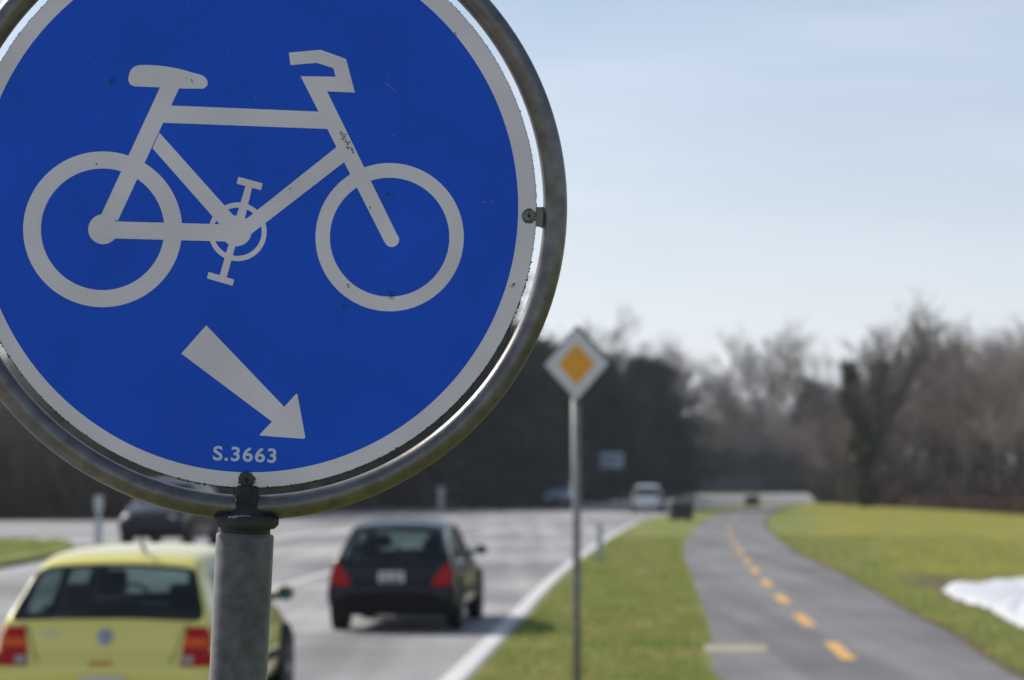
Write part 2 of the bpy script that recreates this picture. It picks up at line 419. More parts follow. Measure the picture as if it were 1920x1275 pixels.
# dashes
mb = MB()
cl_px = [(1760, 1400), (1574, 1222), (1507, 1164), (1466, 1124.5), (1437, 1094.5), (1415, 1071), (1400, 1052), (1388, 1036), (1378, 1021), (1371, 1007), (1368, 995), (1369, 984), (1377, 973)]
cl = [Vector(gnd(*p)) for p in cl_px]
for i, c in enumerate(cl):
    a = cl[max(0, i - 1)]; b = cl[min(len(cl) - 1, i + 1)]; d = (b - a).normalized(); nn = Vector((-d.y, d.x)); h = 1.35; w = .085
    mb.add([(*(c - d * h - nn * w), .016), (*(c + d * h - nn * w), .016), (*(c + d * h + nn * w), .016), (*(c - d * h + nn * w), .016)], [(3, 2, 1, 0)])
o = mb.build('path_markings', M['line_yellow']); tag(o, kind='structure')
if o.data.polygons[0].normal.z < 0: o.data.flip_normals()
a, b, c, d = gnd(1319, 1212), gnd(1436, 1212), gnd(1440, 1224), gnd(1322, 1224)
sheet('stop_line', [a, b, c, d], .016, M['line_yellow_faint'])

_strip = [(x + 2.2 + .9 * math.sin(y * .21), y) for x, y in PR if 14 < y < 148]
sheet('meadow', [(p[0], p[1]) for p in _strip] + [(19.5, 160), (21.5, 168), (32, 142), (60, 118), (90, 100), (90, 14)], .004, M['meadow'])
# ------------------------------------------------------------------ snow patch on the field
poly = smooth_curve([gnd(*p) for p in [(1766, 1108), (1790, 1094), (1830, 1096), (1880, 1090), (1930, 1086), (2050, 1080), (2200, 1110), (2150, 1180), (2000, 1215), (1925, 1182), (1880, 1160), (1840, 1138), (1800, 1128), (1766, 1108)]], 5)[:-1]
cx = sum(p[0] for p in poly) / len(poly); cy = sum(p[1] for p in poly) / len(poly)
vs = []; fs = []; rings = [(1, -.02), (.985, .03), (.95, .06), (.8, .085), (.5, .10), (.2, .105)]
for s_, z in rings:
    for (x, y) in poly:
        vs.append((cx + (x - cx) * s_, cy + (y - cy) * s_, z + .012 * math.sin(x * 3 + y * 1.7) * (1 if s_ < 1 else 0)))
n = len(poly)
for i in range(len(rings) - 1): fs += [(i * n + k, i * n + (k + 1) % n, (i + 1) * n + (k + 1) % n, (i + 1) * n + k) for k in range(n)]
fs.append(tuple((len(rings) - 1) * n + k for k in range(n)))
mb = MB(); mb.add(vs, fs)
tag(mb.build('snow_patch', M['snow'], smooth=True), 'smooth bright white patch lying on the meadow right of the cycle path', 'snow')
dp = []
for i, (x, y) in enumerate(poly):
    j = 1 + .035 * (1 + math.sin(i * 1.3)) + .05
    dp.append((cx + (x - cx) * j, cy + (y - cy) * j))
sheet('soil_rim', dp, .010, M['dirt'])
sheet('soil_patch', smooth_curve([gnd(*p) for p in [(1690, 1088), (1730, 1080), (1790, 1082), (1830, 1090), (1780, 1100), (1735, 1102), (1700, 1096), (1690, 1088)]], 3)[:-1], .006, M['dirt'])

# ------------------------------------------------------------------ the bicycle sign in front
SC = ray(476.6, 379.8) * 2.4145 + Vector((0, 0, CAM_H))
az, el, roll = R(7), R(-1.2), R(2.4)
Nn = Vector((math.sin(az) * math.cos(el), -math.cos(az) * math.cos(el), math.sin(el)))
U0 = Vector((0, 0, 1)).cross(Nn).normalized() * -1
U0 = Vector((math.cos(az), math.sin(az), 0)); V0 = Nn.cross(U0).normalized()
Uu = U0 * math.cos(roll) - V0 * math.sin(roll); Vv = V0 * math.cos(roll) + U0 * math.sin(roll)
def sp(x, y):
    d = ray(x, y); o = Vector((0, 0, CAM_H)); t = (SC - o).dot(Nn) / d.dot(Nn); X = o + d * t - SC
    return (X.dot(Uu), X.dot(Vv))
MS = Matrix((Uu, Vv, Nn)).transposed().to_4x4(); MS.translation = SC
# post axis runs down from the sign
post_dir = (-Vv).normalized()
foot_t = (SC.z + 0.3) / -post_dir.z
foot = SC + post_dir * foot_t - Nn * .0
sign = bpy.data.objects.new('bicycle_sign', None); COL.objects.link(sign); sign.matrix_world = MS
tag(sign, 'large round blue sign with white bicycle and arrow in a grey tubular ring', 'road sign')
bpy.context.view_layer.update()

def disc_prof(mb, prof, n=128): mb.lathe(prof, n)
mb = MB(); mb.lathe([(.297, -.0030), (.3000, -.0022), (.3000, -.0006), (.2990, -.0001)], 160)
panel = mb.build('panel', M['alu'], sign)
def annulus(mb, c, rx0, ry0, rx1, ry1, z, zb, n=96):
    vs = []
    for rx, ry, zz in ((rx0, ry0, z), (rx1, ry1, z), (rx1, ry1, zb), (rx0, ry0, zb)):
        for k in range(n):
            t = 2 * math.pi * k / n; vs.append((c[0] + rx * math.cos(t), c[1] + ry * math.sin(t), zz))
    fs = []
    for r in range(4):
        r2 = (r + 1) % 4
        fs += [(r * n + k, r2 * n + k, r2 * n + (k + 1) % n, r * n + (k + 1) % n) for k in range(n)]
    mb.add(vs, fs)
bc = sp(469, 384.5)
mb = MB(); k_ = 160
mb.add([(bc[0] * .5 + .2823 * math.cos(2 * math.pi * k / k_), bc[1] * .5 + .2823 * math.sin(2 * math.pi * k / k_), .0004) for k in range(k_)], [tuple(range(k_))])
mb.build('blue_field', M['sheet_blue'], panel)
mb = MB(); nb = 160; vs = []
for k in range(nb):
    t = 2 * math.pi * k / nb
    vs += [(bc[0] * .5 + .2823 * math.cos(t), bc[1] * .5 + .2823 * math.sin(t), .0004), (.2993 * math.cos(t), .2993 * math.sin(t), .0004)]
mb.add(vs, [(2 * k, 2 * k + 1, 2 * ((k + 1) % nb) + 1, 2 * ((k + 1) % nb)) for k in range(nb)])
mb.build('white_border', M['sheet_white'], panel)

zc = [0.0007]
def nextz():
    zc[0] += .00003; return zc[0]
def poly_px(mb, pts, z=None):
    z = z or nextz(); p = [sp(*q) for q in pts]
    area = sum(p[i][0] * p[(i + 1) % len(p)][1] - p[(i + 1) % len(p)][0] * p[i][1] for i in range(len(p)))
    if area < 0: p = p[::-1]
    n = len(p)
    mb.add([(a, b, z) for a, b in p] + [(a, b, .0004) for a, b in p], [tuple(range(n))] + [(i, n + i, n + (i + 1) % n, (i + 1) % n) for i in range(n)])
def circ_px(mb, x, y, r, z=None):
    poly_px(mb, [(x + r * math.cos(t * math.pi / 24), y + r * math.sin(t * math.pi / 24)) for t in range(48)], z)
def ring_px(mb, x, y, rx0, ry0, rx1, ry1, n=96):
    z = nextz(); vs = []
    for k in range(n):
        t = 2 * math.pi * k / n
        a = sp(x + rx0 * math.cos(t), y + ry0 * math.sin(t)); b = sp(x + rx1 * math.cos(t), y + ry1 * math.sin(t))
        vs += [(*a, z), (*b, z), (*a, .0004), (*b, .0004)]
    fs = []
    for k in range(n):
        i, j = 4 * k, 4 * ((k + 1) % n)
        fs += [(i, j, j + 1, i + 1), (i, i + 2, j + 2, j), (i + 1, j + 1, j + 3, i + 3)]
    mb.add(vs, fs)
bike = MB()
ring_px(bike, 192.5, 430, 115.7, 114, 149, 146)
ring_px(bike, 730.5, 444.8, 112, 111.5, 139, 139)
def rounded(pts, rads, n=5):
    out = []
    N_ = len(pts)
    for i, p in enumerate(pts):
        r = rads[i]
        if r == 0: out.append(p); continue
        a = Vector(pts[i - 1]); b = Vector(p); c = Vector(pts[(i + 1) % N_])
        p0 = b + (a - b).normalized() * r; p1 = b + (c - b).normalized() * r
        for k in range(n + 1):
            t = k / n; out.append(tuple(p0 * (1 - t) ** 2 + b * 2 * t * (1 - t) + p1 * t * t))
    return out
sad = smooth_curve([(241, 145), (245, 132), (254, 124.5), (268, 122), (295, 123), (330, 128), (360, 136), (380, 142), (388, 150), (388.5, 160), (381, 166.5)], 5)
sad += [(340, 166), (300, 164)] + smooth_curve([(252, 162), (244, 158), (241, 151), (241, 145)], 5)[:-1]
poly_px(bike, sad)
poly_px(bike, [(302, 160), (337.5, 162), (221, 414), (190, 402)])
poly_px(bike, [(318, 198), (600, 209.5), (616, 242), (300, 230)])
poly_px(bike, [(541.6, 98.8), (601.3, 93.5), (649, 110.8), (665.3, 173.7), (613, 171.5), (563.6, 142.9), (629, 144.2), (625.2, 127.8), (594.1, 118), (544.6, 122.1)])
poly_px(bike, [(563.6, 142.9), (612, 169), (747, 445.5), (722, 456)])
circ_px(bike, 734.5, 449.5, 13.8)
poly_px(bike, [(632, 275), (648, 302), (472, 438), (445, 424)])
poly_px(bike, [(299, 249), (286, 278), (420, 430), (450, 418)])
poly_px(bike, [(190, 414.5), (430, 421), (430, 453), (190, 446.5)])
circ_px(bike, 193.5, 430, 28)
circ_px(bike, 443, 433, 29)
ring_px(bike, 445.5, 434.7, 45.2, 45.2, 54.5, 55)
poly_px(bike, [(461, 347), (473, 350), (458.5, 412), (442, 410)])
poly_px(bike, [(446.9, 331.7), (492.6, 344), (489.2, 356.7), (443.7, 344.5)])
poly_px(bike, [(431, 450), (444, 452), (424.8, 521), (411.6, 517.4)])
poly_px(bike, [(391.3, 510), (439.3, 524.3), (436, 536), (388, 522)])
bike.build('bicycle_symbol', M['sheet_white'], panel)
arr = MB(); zc[0] = .0007
poly_px(arr, rounded([(386.7, 610), (533, 763), (557, 736), (573, 823), (485, 816.5), (510, 790.5), (340, 663)], [0, 0, 5, 5, 5, 0, 0]))
arr.build('arrow_symbol', M['sheet_white'], panel)

# number S.3663
tcu = bpy.data.curves.new('number_text', 'FONT'); tcu.body = 'S.3663'; tcu.size = 1; tcu.offset = .022; tcu.extrude = .004; tcu.space_character = 1.12
tob = bpy.data.objects.new('tmp_text', tcu); COL.objects.link(tob)
dg = bpy.context.evaluated_depsgraph_get(); dg.update()
tme = bpy.data.meshes.new_from_object(tob.evaluated_get(dg)); bpy.data.objects.remove(tob)
co = np.array([v.co[:] for v in tme.vertices]); mn, mxv = co.min(0), co.max(0)
p0 = Vector(sp(399, 863)); p1 = Vector(sp(517.5, 868.3)); pt = Vector(sp(399, 838))
wv = (p1 - p0); hv = Vector((-wv.y, wv.x)).normalized() * (27.5 / 1783)
for v in tme.vertices:
    fx = (v.co.x - mn[0]) / (mxv[0] - mn[0]); fy = (v.co.y - mn[1]) / (mxv[1] - mn[1]); q = p0 + wv * fx + hv * fy
    v.co = (q.x, q.y, .00075 if v.co.z > 0 else .0004)
tme.materials.clear(); tme.materials.append(M['number'])
no = bpy.data.objects.new('number_text', tme); COL.objects.link(no); no.parent = panel

# ring, tabs, bolts, collar, post
mb = MB(); RR_, rr = .3207, .0130; n1, n2 = 160, 20; vs = []
for i in range(n1):
    t = 2 * math.pi * i / n1; w = 1 + .004 * math.sin(5 * t)
    for k in range(n2):
        a = 2 * math.pi * k / n2
        vs.append(((RR_ + rr * math.cos(a) * w) * math.cos(t), (RR_ + rr * math.cos(a) * w) * math.sin(t), -.004 + rr * math.sin(a)))
mb.add(vs, [(i * n2 + k, ((i + 1) % n1) * n2 + k, ((i + 1) % n1) * n2 + (k + 1) % n2, i * n2 + (k + 1) % n2) for i in range(n1) for k in range(n2)])
mb.build('ring_frame', M['galv_ring'], sign, smooth=True)
def tab(angle, w):
    mb = MB(); c, s_ = math.cos(angle), math.sin(angle)
    prof = [(.278, -w), (.300, -w), (.304, -w), (.316, -w * 1.45), (.316, w * 1.25), (.305, w), (.300, w), (.278, w)]
    v0 = [(r * c - q * s_, r * s_ + q * c, -.0035) for r, q in prof]; v1 = [(x, y, -.0065) for x, y, z in v0]
    n = len(prof)
    mb.add(v0 + v1, [tuple(range(n)), tuple(range(2 * n - 1, n - 1, -1))] + [(i, n + i, n + (i + 1) % n, (i + 1) % n) for i in range(n)])
    mb.build('mounting_tab', M['dark_steel'] if w > .011 else M['galv_ring'], sign)
def bolt(u, v, r, dark):
    mb = MB(); T = Matrix.Translation((u, v, .0004))
    mb.lathe([(r, 0), (r, .0006), (r * .90, .0013), (r * .42, .0017), (r * .30, .0014)], 28, T)
    b = mb.build('bolt', M['bolt_dark'] if dark else M['bolt'], panel, smooth=True)
    mb = MB(); mb.lathe([(r * .26, .0012), (r * .24, .0019), (r * .05, .0020)], 12, T); mb.build('bolt_socket', M['hole'], b)
bR = Vector(sp(992, 405)); bB = Vector(sp(463, 900))
for vec, dark, r in ((bR, False, .0068), (bB, True, .0080), (-bR, False, .0068), (-bB, False, .0068)):
    bolt(vec.x, vec.y, r, dark); tab(math.atan2(vec.y, vec.x), .0128 if dark else .0105)
# collar + post in world coordinates under the ring, parented to the sign
bang = math.atan2(bB.y, bB.x)
pc = Vector((.334 * math.cos(bang), .334 * math.sin(bang), -.004))
MZ = Matrix.Translation(pc) @ Matrix.Rotation(R(-90) * -1, 4, 'X')
def down(prof):   # prof (radius, distance below ring bottom)
    return [(r, h) for r, h in prof]
RT = Matrix.Translation(pc) @ Matrix.Rotation(R(90), 4, 'X')
mb = MB(); mb.lathe([(.016, -.016), (.020, -.007), (.033, -.0045), (.0345, -.003), (.0345, .0035), (.0305, .0075), (.026, .0085), (.026, .0145)], 40, RT)
col = mb.build('collar', M['dark_steel'], sign, smooth=True); col.data.set_sharp_from_angle(angle=R(35))
mb = MB(); mb.box((pc.x, pc.y + .0185, -.004), (.0245, .036, .0285)); bevel(mb.build('weld_block', M['dark_steel'], sign), .004, 3)
Lp = (pc.y + SC.z) + .05
mb = MB(); mb.lathe([(.0270, .0135), (.0298, .0150), (.0302, .018), (.0302, .05), (.0304, SC.z - .334 + .1)], 48, RT)
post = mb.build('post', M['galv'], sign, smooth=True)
# lichen: tiny growths on the rim and specks on the sheeting
mb = MB()
def blob(u, v, z, r):
    T = []
    for a in range(6):
        t = a * math.pi / 3 + random.random(); T.append((u + r * math.cos(t) * random.uniform(.7, 1.2), v + r * math.sin(t) * random.uniform(.7, 1.2), z))
    T.append((u, v, z + r * .7)); T.append((u, v, z - r * .7))
    mb.add(T, [(i, (i + 1) % 6, 6) for i in range(6)] + [((i + 1) % 6, i, 7) for i in range(6)])
for i in range(700):
    a = R(random.uniform(-165, -8)); wgt = math.exp(-((math.degrees(a) + 60) / 45) ** 2)
    if random.random() > .25 + .75 * wgt: continue
    r = random.uniform(.0008, .0015) + .0007 * wgt * random.random() ** 3
    rad = .3003 - random.random() ** 2 * .0012; blob(rad * math.cos(a), rad * math.sin(a), -.0008 + random.uniform(-.001, .0012), r)
for i in range(260):
    a = R(random.uniform(-8, 200)); rad = .3001; blob(rad * math.cos(a), rad * math.sin(a), -.0006, random.uniform(.0004, .0008))
specks = [((210, 150), 4.5, 22), ((360, 153), 2, 4), ((349, 147), 1, 2), ((543, 355), 2.5, 7), ((728, 366), 3, 10), ((735, 366), 2, 3), ((694, 389), 2, 5), ((653, 537), 2, 5), ((731, 548), 3, 10), ((734, 558), 4, 14), ((643, 575), 3, 10), ((700, 622), 2, 3), ((945, 541), 2, 5), ((963, 534), 4, 14), ((418, 350), 2, 4), ((478, 458), 2, 4), ((592, 300), 2, 5), ((181, 308), 1, 2), ((122, 662), 2, 3), ((854, 64), 1.5, 4), ((428, 735), 1.5, 3), ((160, 556), 1, 1), ((463, 882), 2, 5)]
specks += [((640 + 3.2 * k * .55 + random.uniform(-3, 3), 250 + 3.0 * k), 2.2, 5) for k in range(13)]
for (x, y), s_, n in specks:
    for _ in range(n):
        u, v = sp(x + random.gauss(0, s_ * .8), y + random.gauss(0, s_ * .8)); blob(u, v, .0012, random.uniform(.0003, .0008))
for c, rad in ((bB, .0084), (bR, .0072)):
    for i in range(70):
        t = random.random() * 6.28; q = rad * random.uniform(.95, 1.12); blob(c.x + q * math.cos(t), c.y + q * math.sin(t), .0008, random.uniform(.0004, .0009))
tag(mb.build('lichen', M['lichen'], panel), 'dark green lichen dots along the rim and specks on the face', kind='stuff')
# pale scratches and fly marks
mb = MB()
for (x0, y0, x1, y1) in [(722, 155, 743, 173), (905, 378, 912, 380), (918, 377, 924, 379), (176, 117, 178, 119), (443, 149, 445, 150), (478, 182, 479, 186), (428, 96, 430, 98), (735, 253, 738, 255), (562, 147, 564, 149), (727, 139, 730, 141), (770, 168, 772, 170), (351, 10, 353, 12), (553, 633, 555, 634)]:
    a = Vector(sp(x0, y0)); b = Vector(sp(x1, y1)); d = (b - a).normalized(); nn = Vector((-d.y, d.x)) * .00025
    mb = MB(); mb.add([(*(a - nn), .0009), (*(b - nn), .0009), (*(b + nn), .0009), (*(a + nn), .0009)], [(0, 1, 2, 3)]); mb.build('scratch', M['scratch'], panel)

# ------------------------------------------------------------------ priority sign
PY = 20.6
pcw = at(1080, 683, PY)
ps = empty('priority_sign', (pcw.x + .01, PY, 0), 0)
tag(ps, 'white diamond priority sign with orange centre on a slim grey post', 'road sign')
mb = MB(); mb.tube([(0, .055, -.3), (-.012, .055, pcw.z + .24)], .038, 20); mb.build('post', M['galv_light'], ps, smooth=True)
dm = bpy.data.objects.new('sign_panel_axis', None)
Q = Matrix.Rotation(R(-30), 4, 'Z')
hd = .352
def diamond(mb, h, y0, y1, M_=Q, z0=pcw.z):
    c = [(h, 0), (0, h), (-h, 0), (0, -h)]
    mb.add([M_ @ Vector((x, y0, 0)) + Vector((0, 0, z0 + z)) for x, z in c] + [M_ @ Vector((x, y1, 0)) + Vector((0, 0, z0 + z)) for x, z in c],
           [(3, 2, 1, 0)[::-1] if 0 else (0, 1, 2, 3), (7, 6, 5, 4)] + [(i, 4 + i, 4 + (i + 1) % 4, (i + 1) % 4) for i in range(4)])
mb = MB(); diamond(mb, hd, -.012, .030); pn = bevel(mb.build('panel', M['dark_steel'], ps), .004)
mb = MB(); diamond(mb, hd * .93, -.0135, -.011); mb.build('white_border', M['sign_white'], pn)
mb = MB(); diamond(mb, hd * .535, -.0150, -.0134); mb.build('orange_diamond', M['orange'], pn)
for dz in (.12, -.12):
    mb = MB(); mb.box((0, .05, pcw.z + dz), (.11, .03, .03)); mb.build('clamp', M['galv_light'], ps)
bpy.data.objects.remove(dm)

# ------------------------------------------------------------------ guide posts
def guide_post(px, pyb, Y, h, w, label, mname, band=True):
    p = at(px, pyb, Y); o = empty('guide_post', (p.x, Y, 0)); tag(o, label, 'guide post', 'reflector posts beside the road')
    mb = MB(); zs = [0, h * .55] if band else [0, h * .96]
    def sec(z0, z1, m, nm, top=False):
        mb = MB(); prof = [(-w / 2, -w * .25), (w / 2, -w * .25), (w * .32, w * .3), (-w * .32, w * .3)]
        dz = .04 if top else 0
        mb.add([(x, y, z0) for x, y in prof] + [(x, y, z1 - (dz if y > 0 else 0)) for x, y in prof], [(3, 2, 1, 0), (4, 5, 6, 7)] + [(i, (i + 1) % 4, 4 + (i + 1) % 4, 4 + i) for i in range(4)])
        return mb.build(nm, m, o)
    if band:
        sec(0, h * .52, M[mname], 'shaft'); sec(h * .52, h * .68, M['post_black'], 'black_band'); t = sec(h * .68, h, M[mname], 'head', True)
        mb = MB(); mb.box((0, -w * .25 - .004, h * .6), (w * .5, .008, h * .1)); mb.build('reflector', M['chrome'], o)
    else:
        sec(0, h, M[mname], 'shaft', True)
        mb = MB(); mb.box((0, -w * .25 - .004, h * .8), (w * .5, .008, h * .12)); mb.build('reflector', M['sign_white'], o)
guide_post(185, 1019, 69.4, 1.45, .26, 'white guide post with black band at the left road edge behind the yellow car', 'post_white')
guide_post(827, 957, 138, 1.45, .42, 'pale guide post against the dark hedge beyond the black car', 'post_grey')
guide_post(1125, 1055, 53.7, .92, .13, 'short grey guide post on the verge beside the white edge line', 'post_grey', False)
guide_post(1172, 938, 190, 1.25, .3, 'faint grey guide post far off left of the white car', 'post_grey', False)

# ------------------------------------------------------------------ bins on the verge
def bin_(px, pyb, w, h, label):
    x, y = gnd(px, pyb); o = empty('grit_bin', (x, y, 0), .1); tag(o, label, 'bin', 'dark boxes on the verge')
    mb = MB(); d = w * .7
    mb.add([(-w * .46, -d * .46, .06), (w * .46, -d * .46, .06), (w * .46, d * .46, .06), (-w * .46, d * .46, .06), (-w / 2, -d / 2, h * .82), (w / 2, -d / 2, h * .82), (w / 2, d / 2, h * .82), (-w / 2, d / 2, h * .82)],
           [(3, 2, 1, 0), (4, 5, 6, 7), (0, 1, 5, 4), (1, 2, 6, 5), (2, 3, 7, 6), (3, 0, 4, 7)])
    bevel(mb.build('body', M['bin'], o), .03)
    mb = MB(); mb.add([(-w * .53, -d * .54, h * .83), (w * .53, -d * .54, h * .83), (w * .53, d * .54, h * .83), (-w * .53, d * .54, h * .83), (-w * .42, -d * .38, h), (w * .42, -d * .38, h), (w * .42, d * .38, h), (-w * .42, d * .38, h)],
           [(3, 2, 1, 0), (4, 5, 6, 7), (0, 1, 5, 4), (1, 2, 6, 5), (2, 3, 7, 6), (3, 0, 4, 7)])
    bevel(mb.build('lid', M['binlid'], o), .02)
    for sx in (-1, 1):
        mb = MB(); mb.box((sx * w * .36, 0, .03), (.09, d * .8, .06)); mb.build('foot', M['bin'], o)
bin_(1277, 976, 1.08, .98, 'larger dark box with a paler lid standing where the verge narrows')
bin_(1410, 949, 1.0, .75, 'smaller dark box far off at the bend of the cycle path')

# ------------------------------------------------------------------ distant traffic sign
SY = 178.; c = at(1147, 863, SY)
o = empty('direction_sign', (c.x, SY, 0)); tag(o, 'pale blue-grey rectangular traffic sign before the dark evergreens', 'road sign')
mb = MB(); mb.box((0, 0, c.z), (1.8, .05, 1.2)); bp_ = bevel(mb.build('panel', M['bluegrey'], o), .02)
mb = MB(); mb.box((0, -.03, c.z + .2), (1.3, .008, .14)); mb.box((-.1, -.03, c.z - .15), (1.1, .008, .14)); mb.build('lettering_bars', M['badge_blue'], bp_)
for sx in (-.6, .6):
    mb = MB(); mb.tube([(sx, .08, 0), (sx, .08, c.z + .5)], .045, 10); mb.build('leg', M['galv'], o, smooth=True)
SY = 236.; c = at(1291, 887, SY)
o = empty('round_sign', (c.x, SY, 0)); tag(o, 'tiny pale round sign far off above the dark fence', 'road sign')
mb = MB(); mb.lathe([(.32, -.01), (.34, 0), (.32, .01)], 24, Matrix.Translation((0, 0, c.z)) @ Matrix.Rotation(R(90), 4, 'X')); mb.build('panel', M['bluegrey'], o)
mb = MB(); mb.tube([(0, .06, 0), (0, .06, c.z + .2)], .04, 8); mb.build('post', M['galv'], o)

# ------------------------------------------------------------------ cars
def car(label, loc, heading, paint_m, L=4.15, W=1.735, H=1.44, kind='hatch', lamps='golf4', interior=True, group=None, plate=True, name='parked_car'):
    root = empty(name, (loc[0], loc[1], 0.012), heading); tag(root, label, 'car', group)
    kx, ky, kz = W / 1.735, L / 4.15, H / 1.44
    st = [  # y, zt, wt, zb, wb, wm, zs
        (0.00, .50, .60, .44, .70, .74, .34), (0.00, .56, .64, .50, .76, .80, .26), (0.03, .62, .68, .56, .80, .85, .22),
        (0.06, .66, .70, .60, .81, .86, .21), (0.07, .78, .705, .70, .815, .865, .21), (0.10, .905, .705, .82, .81, .868, .21),
        (0.16, .955, .69, .89, .80, .868, .21), (0.28, 1.10, .64, .93, .795, .868, .22), (0.41, 1.245, .585, .93, .79, .868, .22),
        (0.47, 1.295, .56, .93, .79, .868, .22), (0.58, 1.37, .545, .93, .79, .868, .20), (0.92, 1.41, .55, .92, .79, .868, .19),
        (1.52, 1.43, .56, .915, .80, .868, .19), (1.62, 1.43, .56, .915, .80, .868, .19), (2.20, 1.40, .555, .91, .80, .868, .19),
        (2.42, 1.345, .56, .91, .80, .866, .19), (2.75, 1.16, .62, .905, .80, .864, .20), (3.08, .955, .67, .90, .79, .86, .22),
        (3.14, .93, .68, .885, .785, .86, .22), (3.60, .845, .65, .80, .76, .855, .22), (3.92, .75, .61, .70, .74, .84, .22),
        (4.05, .66, .58, .60, .70, .80, .22), (4.13, .52, .55, .46, .66, .74, .26), (4.15, .42, .50, .40, .60, .68, .32)]
    if kind == 'van':
        st = [(y, zt if y > 3 else zt, wt * 1.03, zb, wb, wm, zs) for (y, zt, wt, zb, wb, wm, zs) in st]
    st = [(y, zt, wt + (.045 if .09 < y < 2.6 else 0), zb, wb, wm, zs) for (y, zt, wt, zb, wb, wm, zs) in st]
    NJ = 9; vs = []; ring = []
    for (y, zt, wt, zb, wb, wm, zs) in st:
        half = [(0, zs), (wm * .80, zs), (wm * .97, zs + .07), (wm, min(.56, zb - .03)), (wb, zb), (wt + .04, zt - .055 if zt > zb + .1 else zt - .03), (wt, zt), (wt * .5, zt + .022), (0, zt + .028)]
        full = [(x, z) for x, z in half] + [(-x, z) for x, z in half[-2:0:-1]]
        ring.append(len(full))
        vs += [(x * kx, (y - L / ky / 2) * ky, z * kz) for x, z in full]
    n = ring[0]; fs = []; mi = []
    # mats: 0 body 1 rear glass 2 windscreen 3 side glass 4 bumper/trim
    def cls(i, j):
        jj = j if j < 8 else 15 - j
        if 5 <= i <= 8 and jj in (6, 7): return 1
        if 15 <= i <= 16 and jj in (6, 7): return 2
        if jj == 4 and i in (10, 11, 13, 14): return 3
        if (i <= 2 or i >= 20) and jj in (0, 1, 2): return 4
        if jj in (0,): return 4
        return 0
    for i in range(len(st) - 1):
        for j in range(n):
            fs.append((i * n + j, (i + 1) * n + j, (i + 1) * n + (j + 1) % n, i * n + (j + 1) % n)); mi.append(cls(i, j))
    fs.append(tuple(range(n))); mi.append(4 if lamps == 'golf3' else 0)
    fs.append(tuple((len(st) - 1) * n + k for k in range(n))[::-1]); mi.append(4)
    me = bpy.data.meshes.new('shell'); me.from_pydata(vs, [], fs)
    for k in range(5): me.materials.append(paint_m)
    me.polygons.foreach_set('material_index', mi); me.polygons.foreach_set('use_smooth', [True] * len(fs)); me.update()
    # crease window borders
    ek = {}
    for p in me.polygons:
        for e in p.edge_keys: ek.setdefault(e, set()).add(p.material_index)
    cr = me.attributes.new('crease_edge', 'FLOAT', 'EDGE')
    for e in me.edges: cr.data[e.index].value = .75 if len(ek.get(tuple(sorted(e.vertices)), ())) > 1 else 0
    tmp = bpy.data.objects.new('tmp', me); COL.objects.link(tmp)
    sb = tmp.modifiers.new('s', 'SUBSURF'); sb.levels = 2; sb.render_levels = 2
    dg = bpy.context.evaluated_depsgraph_get(); dg.update()
    ev = bpy.data.meshes.new_from_object(tmp.evaluated_get(dg)); bpy.data.objects.remove(tmp)
    V = [v.co.copy() for v in ev.vertices]
    P = [(tuple(p.vertices), p.material_index) for p in ev.polygons]
    def sub(test, nm, m, par=root, inset=0):
        idx = {}; nv = []; nf = []
        for f, k in P:
            if not test(f, k): continue
            t = []
            for i in f:
                if i not in idx: idx[i] = len(nv); nv.append(V[i])
                t.append(idx[i])
            nf.append(t)
        if not nf: return None
        b = MB(); b.add(nv, nf); ob = b.build(nm, m, par, smooth=True)
        return ob
    body = sub(lambda f, k: k == 0, 'body', paint_m)
    so = body.modifiers.new('solid', 'SOLIDIFY'); so.thickness = .03; so.offset = -1; body.data.materials.append(M['interior']); so.material_offset = 1; so.material_offset_rim = 1
    sub(lambda f, k: k == 1, 'rear_window', M['glass'])
    sub(lambda f, k: k == 2, 'windscreen', M['glass'])
    for sgn in (-1, 1):
        for lo, hi in ((-9, -.5), (-.5, 9)):
            sub(lambda f, k: k == 3 and V[f[0]].x * sgn > 0 and lo < sum(V[i].y for i in f) / 4 <= hi, 'side_window', M['glass'])
    tr = M['trim'] if lamps != 'golf4' else paint_m
    sub(lambda f, k: k == 4 and sum(V[i].y for i in f) / len(f) < -L * .35, 'rear_bumper', tr)
    sub(lambda f, k: k == 4 and sum(V[i].y for i in f) / len(f) > L * .35, 'front_bumper', tr)
    sub(lambda f, k: k == 4 and abs(sum(V[i].y for i in f) / len(f)) <= L * .35, 'underbody', M['trim'])
    y0 = -L / 2
    # wheels
    wr = .31 * (1.12 if H > 1.6 else 1)
    for sx in (-1, 1):
        for yy in (.72 * ky, 3.30 * ky):
            T = Matrix.Translation((sx * (W / 2 - .10), y0 + yy, wr)) @ Matrix.Rotation(R(90) * sx, 4, 'Y')
            mb = MB(); mb.lathe([(wr * .62, -.10), (wr * .96, -.10), (wr, -.07), (wr, .07), (wr * .96, .105), (wr * .64, .108)], 32, T)
            w = mb.build('wheel', M['tyre'], root, smooth=False)
            mb = MB(); mb.lathe([(wr * .62, .100), (wr * .60, .112), (wr * .50, .095), (wr * .2, .105), (wr * .12, .118)], 20, T); mb.build('rim', M['rim'], w)
            mb = MB()   # dark arch
            T2 = Matrix.Translation((sx * (W / 2 - .045), y0 + yy, wr + .03)) @ Matrix.Rotation(R(90) * sx, 4, 'Y')
            mb.lathe([(wr * 1.16, -.02), (wr * 1.16, .042), (wr * 1.02, .046), (wr * 1.0, .02)], 32, T2); mb.build('wheel_arch', M['trim'], root)
